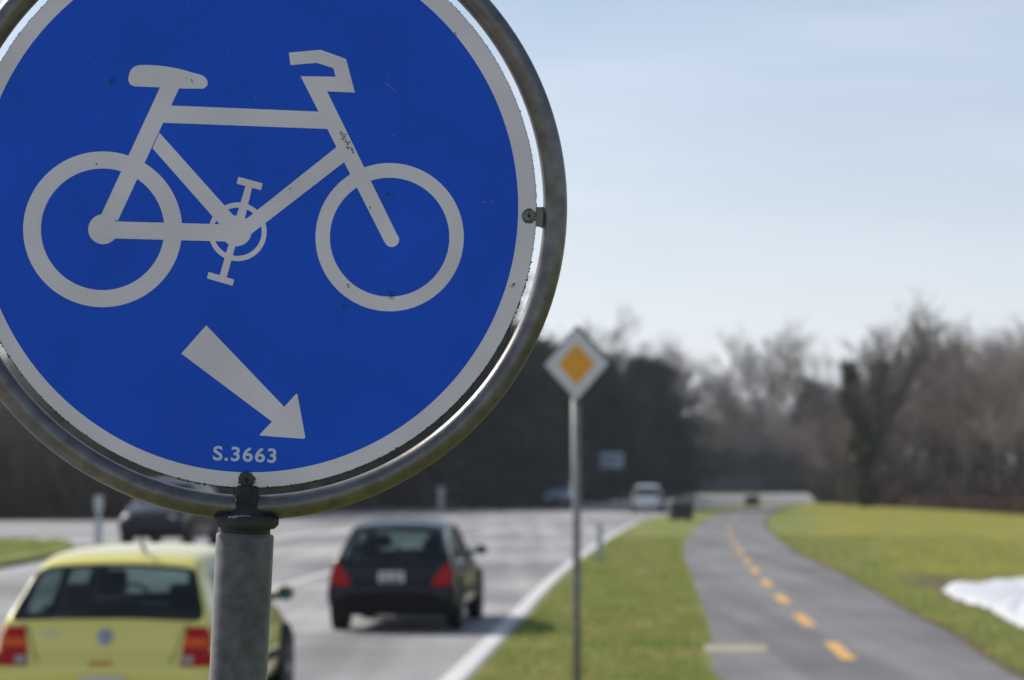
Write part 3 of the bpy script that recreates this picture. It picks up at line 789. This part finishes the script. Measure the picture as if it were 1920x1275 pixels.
    # mirrors
    for sx in (-1, 1):
        mb = MB(); c0 = Vector((sx * (W / 2 + .045), y0 + 2.85 * ky, .99 * kz))
        mb.lathe([(.02, -.065), (.055, -.05), (.07, 0), (.066, .035), (.06, .04)], 14, Matrix.Translation(c0) @ Matrix.Rotation(R(90), 4, 'X') @ Matrix.Scale(1.25, 4, (1, 0, 0)))
        mr = mb.build('mirror', paint_m if lamps == 'golf4' else M['trim'], root, smooth=True)
        mb = MB(); mb.tube([(sx * (W / 2 - .12), y0 + 2.88 * ky, .955 * kz), (c0.x, c0.y, c0.z - .03)], .028, 8); mb.build('mirror_arm', M['trim'], mr)
        mb = MB(); mb.lathe([(.057, .041), (.05, .044)], 14, Matrix.Translation(c0) @ Matrix.Rotation(R(90), 4, 'X') @ Matrix.Scale(1.25, 4, (1, 0, 0))); mb.build('mirror_glass', mirror_glass, mr)
    # rear lamps
    def surf(x, z):   # rear surface y at given x,z
        best = None
        for f, k in P:
            if k not in (0, 1): continue
            c = sum((V[i] for i in f), Vector()) / len(f)
            if c.y > y0 + 1: continue
            dd = (c.x - x) ** 2 + (c.z - z) ** 2
            if best is None or dd < best[0]: best = (dd, c.y)
        return best[1]
    def patch(x0, x1, z0, z1, m, nm, par, off=.012, n=5, slx=0.0):
        vs = []; fs = []
        for a in range(n + 1):
            for b in range(n + 1):
                fz = b / n; fx = a / n
                xx0 = x0 + slx * fz; x = xx0 + (x1 - xx0) * fx; z = z0 + (z1 - z0) * fz
                vs.append((x, rear_y(abs(x), z) - off, z))
        N2 = len(vs)
        vs += [(x, y + .05, z) for x, y, z in vs]
        for a in range(n):
            for b in range(n):
                q = a * (n + 1) + b; fs.append((q, q + n + 1, q + n + 2, q + 1)); fs.append((N2 + q, N2 + q + 1, N2 + q + n + 2, N2 + q + n + 1))
        for a in range(n):
            q = a * (n + 1); fs.append((q, N2 + q, N2 + q + n + 1, q + n + 1)); q += n; fs.append((q, q + n + 1, N2 + q + n + 1, N2 + q))
        for b in range(n):
            fs.append((b, b + 1, N2 + b + 1, N2 + b)); q = n * (n + 1) + b; fs.append((q, N2 + q, N2 + q + 1, q + 1))
        mb = MB(); mb.add(vs, fs); return mb.build(nm, m, par, smooth=False)
    # fit the smooth rear surface: sample from evaluated vertices
    RVs = np.array([[abs(v.x), v.z, v.y] for v in V if v.y < y0 + .75])
    def rear_y(x, z):
        d = (RVs[:, 0] - x) ** 2 + (RVs[:, 1] - z) ** 2; i = np.argsort(d)[:5]; w = 1 / (d[i] + 1e-4)
        return float((RVs[i, 2] * w).sum() / w.sum())
    for sx in (-1, 1):
        if lamps == 'golf4':
            xo, xi = .83 * kx, .575 * kx
            lp = patch(sx * xi, sx * xo, .585 * kz, .87 * kz, M['lamp_red'], 'tail_lamp', root, .012, 6, slx=sx * .035)
            patch(sx * (xi + .03), sx * (xo - .02), .725 * kz, .79 * kz, M['lamp_orange'], 'indicator', lp, .018, 4)
            patch(sx * (xi + .015), sx * (xi + .10), .600 * kz, .66 * kz, M['lamp_clear'], 'reversing_lamp', lp, .018, 3)
        elif lamps == 'golf3':
            lp = patch(sx * .52 * kx, sx * .80 * kx, .60 * kz, .88 * kz, M['lamp_red'], 'tail_lamp', root, .012, 6, slx=sx * .17)
        else:
            patch(sx * .60 * kx, sx * .80 * kx, .62 * kz, .86 * kz, M['lamp_red'], 'tail_lamp', root, .012, 4)
        # headlamps
        mb = MB(); mb.lathe([(.02, -.05), (.09, -.03), (.10, 0), (.07, .04)], 16, Matrix.Translation((sx * .58 * kx, y0 + 4.02 * ky, .62 * kz)) @ Matrix.Rotation(R(-90), 4, 'X') @ Matrix.Scale(1.5, 4, (1, 0, 0)))
        mb.build('headlamp', M['lamp_clear'], root, smooth=True)
    # interior: floor, seats, dash
    if interior:
        mb = MB(); mb.box((0, 0 - .2, .38), (1.4 * kx, 2.9 * ky, .06)); mb.box((0, y0 + 3.0 * ky, .78 * kz), (1.42 * kx, .5, .22)); mb.box((0, y0 + .45 * ky, .80 * kz), (1.3 * kx, .42, .05)); mb.build('cabin_floor', M['interior'], root)
        def seat(x, y, w, h, hr):
            mb = MB(); mb.box((x, y + .25, .52 * kz), (w, .5, .16)); mb.box((x, y, .75 * kz), (w, .13, h), Matrix.Rotation(R(12), 3, 'X'))
            s_ = bevel(mb.build('seat', M['interior'], root), .05, 3)
            for hx in hr:
                mb = MB(); mb.box((x + hx, y - .07, .75 * kz + h / 2 + .13), (.25, .09, .19)); bevel(mb.build('headrest', M['interior'], s_), .04, 3)
        seat(-.38 * kx, y0 + 1.95 * ky, .48, .50, [0]); seat(.38 * kx, y0 + 1.95 * ky, .48, .50, [0])
        seat(0, y0 + 1.02 * ky, 1.28 * kx, .36, [-.42, .42])
        mb = MB(); mb.tube([(-.38 * kx + .17 * math.cos(t), y0 + 2.62 * ky + .04 * math.sin(t), .90 * kz + .17 * math.sin(t)) for t in [k * math.pi / 8 for k in range(17)]], .014, 6); mb.build('steering_wheel', M['interior'], root)
        mb = MB(); mb.box((0, y0 + 2.55 * ky, 1.27 * kz), (.22, .03, .06)); mb.build('rear_view_mirror', M['interior'], root)
    # seams of the tailgate, wiper, handle
    def wire(pts, r, m, nm, par):
        mb = MB(); mb.tube(pts, r, 6); return mb.build(nm, m, par)
    zseq = [(.54, .60), (.56, .72), (.555, .83)]
    for sx in (-1, 1):
        wire([(sx * a * kx, rear_y(a * kx, z * kz) - .001, z * kz) for a, z in ((.50, .60), (.54, .70), (.565, .80), (.62, .90))], .004, M['trim'], 'tailgate_gap', body)
    wire([(0, rear_y(0, .97 * kz) - .02, .965 * kz), (-.25 * kx, rear_y(.2, 1.0 * kz) - .025, 1.0 * kz), (-.52 * kx, rear_y(.5, 1.02 * kz) - .02, 1.015 * kz)], .009, M['trim'], 'rear_wiper', root)
    if plate:
        zc_ = .70 * kz if lamps == 'golf3' else .42 * kz
        yy = rear_y(0, zc_) - .02
        mb = MB(); mb.box((0, yy, zc_), (.33, .012, .17)); pl = mb.build('number_plate', M['plate'], root)
    # door seams and handles on both flanks
    for sx in (-1, 1):
        for yy in (1.15, 2.25) if kind != 'hatch3' else (1.5,):
            mb = MB(); mb.box((sx * (W / 2 - .005), y0 + yy * ky, .83 * kz), (.03, .17, .03)); bevel(mb.build('door_handle', paint_m, root), .008)
        mb = MB(); mb.box((sx * (W / 2 + .003), y0 + 2.0 * ky, .48 * kz), (.022, 2.0 * ky, .06)); mb.build('side_moulding', M['trim'], root)
    return root, rear_y, y0, kx, ky, kz
mirror_glass = mat('mirror glass', (.05, .16, .19), .1, .8)
yellow = paint('pale yellow paint', (.80, .70, .15)); black = mat('black paint', (.004, .005, .010), .25, 0, coat=.25, spec=.3)
darkgrey = mat('dark grey paint', (.009, .010, .015), .25, 0, coat=.3, spec=.3); white_p = paint('silver white paint', (.62, .64, .68)); navy = paint('blue grey paint', (.32, .40, .52))

def gx(px, Y): return (px - 960) / F_PX * Y
Yy = 17.2
HD = R(-3.5)
yc, ry, y0, kx, ky, kz = car('pale yellow hatchback with dark rear window, driving away at lower left', (gx(198, Yy) - math.sin(HD) * 2.07, Yy + 2.07), HD, yellow, name='yellow_hatchback')
# emblem
def emblem(root, ry, z, r):
    y = ry(0, z) - .018
    T = Matrix.Translation((0, y, z)) @ Matrix.Rotation(R(90), 4, 'X')
    mb = MB(); mb.lathe([(r, -.012), (r, .002), (r * .93, .006), (r * .85, .002)], 32, T); e = mb.build('emblem', M['chrome'], root, smooth=True)
    mb = MB(); mb.lathe([(r * .84, .0), (r * .84, .004)], 32, T); mb.build('emblem_field', M['badge_blue'], e)
    mb = MB()
    def stroke(p, q):
        p = Vector(p) * r; q = Vector(q) * r; d = (q - p).normalized(); n = Vector((-d.y, d.x)) * r * .07
        pts = [p - n, q - n, q + n, p + n]
        mb.add([(a.x, y - .0075, z + a.y) for a in pts] + [(a.x, y - .002, z + a.y) for a in pts], [(0, 1, 2, 3), (0, 4, 5, 1), (1, 5, 6, 2), (2, 6, 7, 3), (3, 7, 4, 0)])
    stroke((-.33, .74), (0, .08)); stroke((.33, .74), (0, .08))
    stroke((-.72, .40), (-.34, -.68)); stroke((-.34, -.68), (0, .02)); stroke((0, .02), (.34, -.68)); stroke((.34, -.68), (.72, .40))
    mb.build('emblem_letters', M['chrome'], e)
emblem(yc, ry, .795, .062)
mb = MB(); y = ry(0.42, .80) - .008
for k in range(4): mb.box((-.47 + k * .034, y, .815), (.024, .004, .026))
mb.build('model_badge', M['chrome'], yc)
mb = MB(); mb.box((-.02, ry(0, .60) - .012, .60), (.17, .008, .035)); mb.build('tailgate_mark', M['line_yellow'], yc)  # small orange bar low on the tailgate
mb = MB(); mb.tube([(.15, y0 + .72, 1.42), (.15, y0 + .60, 1.47)], .014, 8); mb.tube([(.15, y0 + .66, 1.44), (.14, y0 + .44, 1.66)], .009, 6); mb.build('antenna', M['trim'], yc)

Yb = 29.7; HD = R(-5)
bc_, ry, y0b, kx, ky, kz = car('black three-door hatchback with white number plate, braking lane centre beyond the yellow car', (gx(734, Yb) - math.sin(HD) * 2.0, Yb + 2.0), HD, black, L=4.02, W=1.70, H=1.42, kind='hatch3', lamps='golf3', name='black_hatchback')
bc_['label'] = 'black hatchback with white number plate, driving away on the road beside the verge'
mb = MB()
zp = .70 * kz; yp = ry(0, zp) - .0285
for r_, row in enumerate(((-.09, -.045, .05, .09), (-.1, -.05, 0, .05, .1))):
    for x in row: mb.box((x, yp, zp + .035 - r_ * .07), (.026, .004, .045))
mb.build('plate_characters', M['trim'], bc_)
Ys = 64.; HD = R(173)
sv = car('dark grey off-roader with pale windscreen at the junction just left of the sign post', (gx(320, Ys + 2), Ys + 2.3), HD, darkgrey, L=4.7, W=1.95, H=1.95, kind='van', lamps='x', interior=True, name='dark_offroader')[0]
Yd = 150.
car('small blue-grey car far off, half hidden by the priority sign post', (gx(1048, Yd), Yd), R(172), navy, L=4.4, W=1.95, H=1.95, lamps='x', name='distant_car')
Yw = 130.
car('silvery white car with blue rear window far off beside the dark box', (gx(1215, Yw), Yw), R(-6), white_p, L=4.2, W=1.76, H=1.56, lamps='x', name='distant_car')

# ------------------------------------------------------------------ trees
def make_tree_mesh(seed, H, spread=.5, trunk_r=.2, lean=0, dense=1.0, fork=.25, levels=5, narrow=False):
    rd = random.Random(seed); mb = MB()
    tw = MB()
    def branch(p, d, length, r, lv):
        n = 4 if lv < 2 else 3
        pts = [p]; rad = [r]; q = p.copy(); dd = d.copy()
        for i in range(n):
            dd = (dd + Vector((rd.gauss(0, .12), rd.gauss(0, .12), rd.gauss(.04, .08)))).normalized()
            q = q + dd * length / n; pts.append(q.copy()); rad.append(r * (1 - .55 * (i + 1) / n))
        tgt = mb if lv <= 2 else tw
        tgt.tube(pts, rad, 6 if lv < 1 else (4 if lv < 3 else 3), caps=False)
        if lv >= levels: return
        nc = [7, 6, 5, 5, 4][min(lv, 4)]
        nc = max(2, int(nc * (dense if lv > 1 else 1)))
        for c in range(nc):
            t = rd.uniform(fork if lv == 0 else .2, 1.0); k = min(int(t * n), n - 1); f_ = t * n - k
            b = pts[k].lerp(pts[k + 1], f_)
            ang = rd.uniform(.35, .95) * (spread * 1.6 if not narrow else .6)
            ax = dd.orthogonal().normalized(); ax.rotate(Matrix.Rotation(rd.uniform(0, 6.28), 3, dd))
            nd = dd.copy(); nd.rotate(Matrix.Rotation(ang, 3, ax)); nd.z = nd.z * .9 + .30; nd.normalize()
            branch(b, nd, length * rd.uniform(.45, .68), max(rad[k] * .55, .014), lv + 1)
    d0 = Vector((lean, rd.uniform(-.1, .1), 1)).normalized()
    branch(Vector((0, 0, -.2)), d0, H * .62, trunk_r, 0)
    return mb, tw
tree_protos = []
def proto_tree(*a, tm='twigs', **k):
    mb, tw = make_tree_mesh(*a, **k)
    return (mb, tw, tm)
def tree_from(pr, root):
    mb, tw, tm = pr
    t = mb.build('trunk', M['bark'], root); c = tw.build('crown', M[tm], root)
    return t, c
specs = [dict(seed=1, H=18, spread=.5, trunk_r=.30), dict(seed=2, H=18, spread=.42, trunk_r=.26, tm='twigs_b'), dict(seed=3, H=17, spread=.6, trunk_r=.33),
         dict(seed=4, H=19, spread=.35, trunk_r=.24, narrow=True), dict(seed=5, H=16, spread=.65, trunk_r=.28, tm='twigs_b'), dict(seed=6, H=18, spread=.5, trunk_r=.3, lean=.35)]
PT = []
for i, s_ in enumerate(specs):
    r_ = empty('bare_tree', (0, 0, 0)); s2 = dict(s_); tm = s2.pop('tm', 'twigs'); sd = s2.pop('seed'); hh = s2.pop('H')
    tree_from(proto_tree(sd, hh, tm=tm, **s2), r_)
    PT.append(r_)
used = set()
def place_tree(k, x, y, s, rz, label, group, sz=None):
    if k not in used: o = PT[k]; used.add(k)
    else: o = copy_tree(PT[k])
    o.location = (x, y, 0); o.rotation_euler = (0, 0, rz); o.scale = (s, s, sz or s); tag(o, label, 'tree', group)
    return o
HEI = []
for o in PT: HEI.append(max(v.co.z for ch in o.children for v in ch.data.vertices))
def tree_px(k, px, pytop, Y, rz, label, group, wide=1):
    top = at(px, pytop, Y).z; s = top / HEI[k]
    return place_tree(k, gx(px, Y), Y, s * wide, rz, label, group, s)
rd = random.Random(11)
# skyline of the photograph: (px, top y)
sky_pts = [(1000, 640), (1040, 560), (1100, 620), (1160, 598), (1210, 640), (1240, 606), (1290, 640), (1335, 650), (1380, 640), (1420, 606), (1455, 650), (1490, 668), (1530, 660), (1570, 628), (1620, 625), (1665, 600), (1700, 572), (1735, 585), (1780, 600), (1820, 610), (1855, 575), (1890, 555), (1930, 548), (1980, 560)]
def skyline(px):
    for a, b in zip(sky_pts, sky_pts[1:]):
        if a[0] <= px <= b[0]: return a[1] + (b[1] - a[1]) * (px - a[0]) / (b[0] - a[0])
    return 600 if px > 1900 else 640
# far wood on the right: several rows
G1, L1 = 'trees of the wood behind the meadow', 'leafless grey-brown tree in the wood behind the meadow'
for px in range(1565, 2060, 36):
    q = px + rd.uniform(-9, 9); Y = 172 - (q - 1580) * .13 + rd.uniform(0, 8)
    tree_px(rd.choice([0, 1, 2, 3, 4]), q, skyline(q) + rd.uniform(20, 110), Y, rd.uniform(0, 6.28), L1, G1)
for px in range(1550, 2060, 30):
    q = px + rd.uniform(-9, 9); Y = 196 - (q - 1580) * .10 + rd.uniform(0, 30)
    tree_px(rd.choice([0, 1, 2, 3, 4]), q, skyline(q) + rd.uniform(-4, 50), Y, rd.uniform(0, 6.28), L1, G1, 1.1)
G2, L2 = 'trees on the far skyline', 'leafless pale grey tree on the far skyline beyond the road bend'
for px in range(1000, 1600, 50):
    q = px + rd.uniform(-9, 9); Y = rd.uniform(310, 345)
    tree_px(rd.choice([0, 1, 3, 4]), q, skyline(q) + rd.uniform(25, 110), Y, rd.uniform(0, 6.28), L2, G2)
for px in range(1290, 1560, 45):
    q = px + rd.uniform(-9, 9); Y = rd.uniform(355, 400)
    tree_px(rd.choice([0, 1, 2, 4]), q, skyline(q) + rd.uniform(60, 130), Y, rd.uniform(0, 6.28), L2, G2)
for px in range(1270, 1600, 30):
    q = px + rd.uniform(-9, 9); Y = rd.uniform(292, 305)
    tree_px(rd.choice([0, 2, 4]), q, rd.uniform(720, 800), Y, rd.uniform(0, 6.28), 'low bushy leafless tree behind the dark fence at the road bend', 'low trees behind the fence at the bend')
for q_, ty_, k_, rz_, w_, lb_ in ((1348, 590, 5, -.3, 1.35, 'tallest dark bare tree leaning right, midway between the evergreens and the ivy-clad tree'), (1432, 612, 0, 1.9, 1.1, 'dark bare tree with a rounded crown right of the leaning tree'), (1275, 625, 2, 2.2, .9, 'dark bare tree rising straight behind the right flank of the evergreens')):
    tree_px(k_, q_, ty_, 309, rz_, lb_, None, w_)
tree_px(2, 1225, 604, 300, 1.0, 'broad leafless tree rising just above the evergreen with the rounded top', None)
tree_px(3, 1048, 560, 250, .5, 'slender leafless tree rising beside the grey ring of the sign', None)
tree_px(0, 1165, 598, 255, 2.5, 'spreading leafless tree above the gap in the evergreens', None)
# left wood
G3, L3 = 'bare trees left of the junction', 'leafless brown tree in the dark wood left of the junction'
for px in range(-120, 1000, 30):
    q = px + rd.uniform(-10, 10); Y = 116 + max(0, (px - 420)) * .09 + rd.uniform(0, 8)
    tree_px(rd.choice([1, 4, 2]), q, rd.uniform(560, 700) if px < 800 else 700, Y, rd.uniform(0, 6.28), L3, G3, 1.2)
for px in range(-120, 640, 42):
    q = px + rd.uniform(-10, 10); Y = 134 + rd.uniform(0, 12)
    tree_px(rd.choice([1, 4, 0]), q, rd.uniform(520, 640), Y, rd.uniform(0, 6.28), L3, G3, 1.3)

for px in range(1560, 2080, 24):
    q = px + rd.uniform(-8, 8); Y = 186 - (q - 1580) * .12 + rd.uniform(0, 10)
    tree_px(rd.choice([0, 2, 4]), q, rd.uniform(745, 800) + (40 if 1850 < q < 1905 else 0), Y, rd.uniform(0, 6.28), 'low bare understorey tree at the foot of the wood behind the meadow', 'understorey of the wood', 1.5)
# ivy clad tree at the meadow edge
def leaves(mb, n, fn, size, rg):
    for _ in range(n):
        p = fn(); s_ = size * rg.uniform(.6, 1.4); a = Vector((rg.gauss(0, 1), rg.gauss(0, 1), rg.gauss(0, 1))).normalized(); b = a.orthogonal().normalized() * s_; c = a.cross(b).normalized() * s_ * .7
        mb.add([p - b, p + c, p + b, p - c], [(0, 1, 2, 3)])
iv = empty('ivy_tree', (gx(1622, 156), 156, 0)); tag(iv, 'dark tree with ivy climbing its forked trunk at the meadow edge', 'tree')
mb, tw = make_tree_mesh(23, 13.5, spread=.45, trunk_r=.42, fork=.3)
tree_from((mb, tw, 'twigs'), iv)
rg = random.Random(5); lm = MB()
def ivf():
    t = rg.random() ** 1.1; h = .3 + t * 9.5; w = (.38 + .6 * t + .2 * math.sin(h * 2)) * (1.05 - t ** 3 * .7)
    br = rg.choice((-1, 1)); off = br * max(0, h - 3) * .17
    return Vector((off + rg.gauss(0, w * .55), rg.gauss(0, w * .5), h))
leaves(lm, 9000, ivf, .17, rg); lm.build('ivy', M['ivy'], iv)
mb = MB(); mb.tube([(0, 0, -.2), (-.1, 0, 2.5), (-.7, .1, 6), (-1.3, 0, 9)], [.45, .38, .28, .14], 8); mb.tube([(0, 0, 1.8), (.5, 0, 5), (1.1, .1, 8.5)], [.34, .24, .12], 8); mb.build('forked_trunk', M['bark_dark'], iv, smooth=True)

# evergreens
def evergreen(seed, H, W_):
    rg = random.Random(seed); mb = MB()
    nl = 230
    for q in range(nl):
        h = (q / nl) ** .9 * .97 + .02; a = rg.uniform(0, 6.28)
        ln = (1 - h) ** .62 * W_ / 2 * rg.uniform(.62, 1.22) + .25
        if h > .86: ln *= rg.uniform(.6, 1.5)
        rise = rg.uniform(-.15, .55) + .5 * h; z0 = .2 + h * (H - .6)
        for _ in range(int(30 + ln * 42)):
            t = rg.random() ** .6; sp_ = .10 + .16 * ln * (1 - .5 * t)
            p = Vector((ln * t * math.cos(a) + rg.gauss(0, sp_), ln * t * math.sin(a) + rg.gauss(0, sp_), z0 + rise * ln * t + rg.gauss(0, .13 + .06 * ln)))
            if p.z < .05: p.z = .1
            s_ = rg.uniform(.09, .22); d = Vector((math.cos(a) + rg.gauss(0, .5), math.sin(a) + rg.gauss(0, .5), rg.uniform(-.4, .9))).normalized()
            w = d.orthogonal().normalized(); w.rotate(Matrix.Rotation(rg.uniform(0, 6.28), 3, d)); w *= s_ * .45
            mb.add([p - w, p + w, p + d * s_ * 2], [(0, 1, 2)])
    return mb
EV = []
for i, (H_, W_) in enumerate(((10.5, 6.5), (10, 7.5), (11, 5.5))):
    r_ = empty('evergreen_tree'); evergreen(40 + i, H_, W_).build('crown', M['conifer'], r_)
    mb = MB(); mb.tube([(0, 0, -.2), (0, 0, H_ * .5), (0.05, 0, H_ * .92)], [.3, .2, .05], 8); mb.build('trunk', M['bark'], r_)
    EV.append([r_, H_, False])
def ever_px(k, px, pytop, Y, rz, label, group, wide=1):
    r_, H_, u = EV[k]; o = r_ if not u else copy_tree(r_); EV[k][2] = True
    s = at(px, pytop, Y).z / H_; o.location = (gx(px, Y), Y, 0); o.rotation_euler = (0, 0, rz); o.scale = (s * wide, s * wide, s); tag(o, label, 'tree', group)
G4, L4 = 'evergreens in the dark hedge left of the road', 'dense dark evergreen in the tall hedge left of the road'
ev_list = [(640, 520, 170), (690, 430, 164), (740, 380, 156), (790, 400, 151), (845, 450, 148), (910, 640, 154), (955, 634, 162), (1005, 640, 172), (1060, 650, 182), (880, 640, 160), (990, 640, 186)]
for px, ty, Y in ev_list: ever_px(rd.choice([0, 1, 2]), px, ty, Y, rd.uniform(0, 6.28), L4, G4, 1.1)
ever_px(1, 1120, 668, 186, .4, 'dark evergreen right behind the diamond sign, left of the notch in the hedge', None, 1.0)
ever_px(0, 1212, 672, 205, 1.4, 'rounded dark evergreen at the right end of the tall hedge', None, 1.35)
ever_px(2, 1180, 735, 200, 2.0, 'lower dark evergreen filling the notch in the tall hedge', None, 1.3)
ever_px(0, 1240, 745, 212, 3.0, 'dark evergreen with a steep right flank ending the hedge', None, .9)
G5 = 'small evergreens at the road bend'
for px, ty, Y in [(1300, 850, 290), (1340, 845, 292), (1385, 840, 293), (1430, 850, 294), (1470, 862, 294), (1500, 870, 296)]:
    ever_px(rd.choice([0, 1]), px, ty, Y, rd.uniform(0, 6.28), 'low dark evergreen bush above the fence at the road bend', G5, 2.0)
ever_px(0, 1525, 715, 300, 1, 'dark green evergreen standing among bare trees left of the ivy-clad tree', None, .8)

# ------------------------------------------------------------------ fence along the far side of the road
def fence(pts, h, label):
    o = empty('fence', (pts[0][0], pts[0][1], 0)); tag(o, label, 'fence'); o0 = Vector((*pts[0], 0))
    tot = 0
    mbp = MB()
    for a, b in zip(pts, pts[1:]):
        a = Vector((*a, 0)) - o0; b = Vector((*b, 0)) - o0; Ls = (b - a).length; n = max(1, round(Ls / 2.5)); d = (b - a) / n; ang = math.atan2(d.y, d.x); Rm = Matrix.Rotation(ang, 3, 'Z')
        for i in range(n):
            c = a + d * (i + .5); m_ = MB()
            nb_ = 12
            for k in range(nb_):
                m_.box(c + Rm @ Vector(((k + .5) / nb_ * d.length - d.length / 2, 0, .08 + h / 2)), (d.length / nb_ * .9, .025, h), Rm)
            m_.build('panel', M['fence'], o)
            m_ = MB(); m_.box(a + d * i + Vector((0, 0, (h + .15) / 2)), (.1, .1, h + .15), Rm); m_.build('post', M['fence'], o)
fence([(-13.5, 168), (-5.5, 143), (1.2, 172), (9, 207), (21, 276), (36, 296), (50, 305)], 1.95, 'long dark slatted fence along the far side of the road below the evergreens')

# ------------------------------------------------------------------ undergrowth (uncountable)
def thicket(name, m, n, fn, size, label, cat):
    rg = random.Random(hash(name) % 100 if False else len(name)); mb = MB()
    for _ in range(n):
        p, hh = fn(rg); d = Vector((rg.gauss(0, .35), rg.gauss(0, .35), 1)).normalized() * hh * rg.uniform(.5, 1); w = Vector((rg.uniform(-1, 1), rg.uniform(-1, 1), 0)).normalized() * size * rg.uniform(.5, 1.5)
        q = p + d * .6 + Vector((rg.gauss(0, .1), rg.gauss(0, .1), 0)) * hh
        mb.add([p - w, p + w, q + w * .7, q - w * .7, p + d], [(0, 1, 2, 3), (3, 2, 4)])
    tag(mb.build(name, m), label, cat, kind='stuff')
def f_right(rg):
    px = rg.uniform(1530, 2080); Y = 170 - (px - 1580) * .13 + rg.uniform(2, 30); h = rg.uniform(.8, 3.6)
    return Vector((gx(px, Y), Y, 0)), h
thicket('undergrowth', M['shrub'], 34000, f_right, .05, 'tangle of bare stems under the wood behind the meadow', 'undergrowth')
def f_red(rg):
    px = rg.uniform(1700, 2080) if rg.random() < .8 else rg.uniform(1580, 1700); Y = 170 - (px - 1580) * .137 + rg.uniform(-1.5, 2.5); Y = max(Y, 112)
    return Vector((gx(px, Y), Y, 0)), rg.uniform(.5, 1.25)
thicket('bramble', M['bramble'], 16000, f_red, .035, 'reddish brown brambles along the meadow edge before the wood', 'brambles')
def f_left(rg):
    px = rg.uniform(-250, 900); Y = 109 + max(0, (px - 380)) * .125 + rg.uniform(0, 16); h = rg.uniform(1.5, 7) * (1 - .1 * rg.random())
    return Vector((gx(px, Y), Y, 0)), h
thicket('hedgerow', M['shrub'], 42000, f_left, .06, 'dark brown thicket of stems along the left side of the junction', 'thicket')
def f_mid(rg):
    px = rg.uniform(1240, 1620); Y = rg.uniform(300, 330)
    return Vector((gx(px, Y), Y, 0)), rg.uniform(2, 9)
thicket('saplings', M['twigs_b'], 24000, f_mid, .07, 'grey-brown mass of saplings behind the fence at the road bend', 'saplings')

# ------------------------------------------------------------------ grass blades
def interp_x(C, Y):
    C = sorted(C, key=lambda p: p[1]); ys = [p[1] for p in C]; xs = [p[0] for p in C]
    return float(np.interp(Y, ys, xs))
mb = MB(); rg = random.Random(3)
def tuft(x, y, h, z=0):
    for _ in range(3):
        a = rg.uniform(0, 6.28); w = Vector((math.cos(a), math.sin(a), 0)) * h * .12; t = Vector((rg.gauss(0, .35) * h, rg.gauss(0, .35) * h, h * rg.uniform(.7, 1.2))); p = Vector((x + rg.gauss(0, .03), y + rg.gauss(0, .03), z))
        mb.add([p - w, p + w, p + t], [(0, 1, 2)])
for _ in range(16000):
    Y = 16 + 60 * rg.random() ** 1.6; a = interp_x(RE, Y) + .05; b = interp_x(PL, Y) - .05
    if b > a: tuft(rg.uniform(a, b), Y, rg.uniform(.04, .10))
for _ in range(15000):
    Y = 18 + 60 * rg.random() ** 1.4; a = interp_x(PR, Y) + .1; x = a + rg.random() ** 1.5 * 7
    tuft(x, Y, rg.uniform(.04, .10))
for _ in range(9000):   # island
    Y = rg.uniform(41, 73); x = rg.uniform(-24, -12)
    # inside polygon test
    c_ = False; j = len(isl) - 1
    for i in range(len(isl)):
        xi, yi = isl[i]; xj, yj = isl[j]
        if (yi > Y) != (yj > Y) and x < (xj - xi) * (Y - yi) / (yj - yi) + xi: c_ = not c_
        j = i
    if c_: tuft(x, Y, rg.uniform(.06, .16), .13)
for _ in range(9000):
    Y = rg.uniform(1.4, 17); tuft(rg.uniform(interp_x(RE, Y) + .05, interp_x(PL, Y) - .05), Y, rg.uniform(.04, .09))
for _ in range(5000):
    Y = rg.uniform(4, 19); tuft(interp_x(PR, Y) + .1 + rg.random() * 4, Y, rg.uniform(.04, .09))
tag(mb.build('grass', M['grassblade']), 'short green grass on the verges, the island and beside the cycle path', 'grass', kind='stuff')

# ------------------------------------------------------------------ air
mb = MB(); mb.box((0, 1000, 14), (2400, 2500, 32))
vm_ = bpy.data.materials.new('haze'); vm_.use_nodes = True; _t = vm_.node_tree; _t.nodes.clear()
_o = _t.nodes.new('ShaderNodeOutputMaterial'); _v = _t.nodes.new('ShaderNodeVolumePrincipled')
_v.inputs['Color'].default_value = (.86, .91, 1, 1); _v.inputs['Density'].default_value = .00025; _v.inputs['Anisotropy'].default_value = .3
_t.links.new(_v.outputs[0], _o.inputs['Volume'])
tag(mb.build('haze', vm_), 'thin bluish haze in the air', 'haze', kind='stuff')
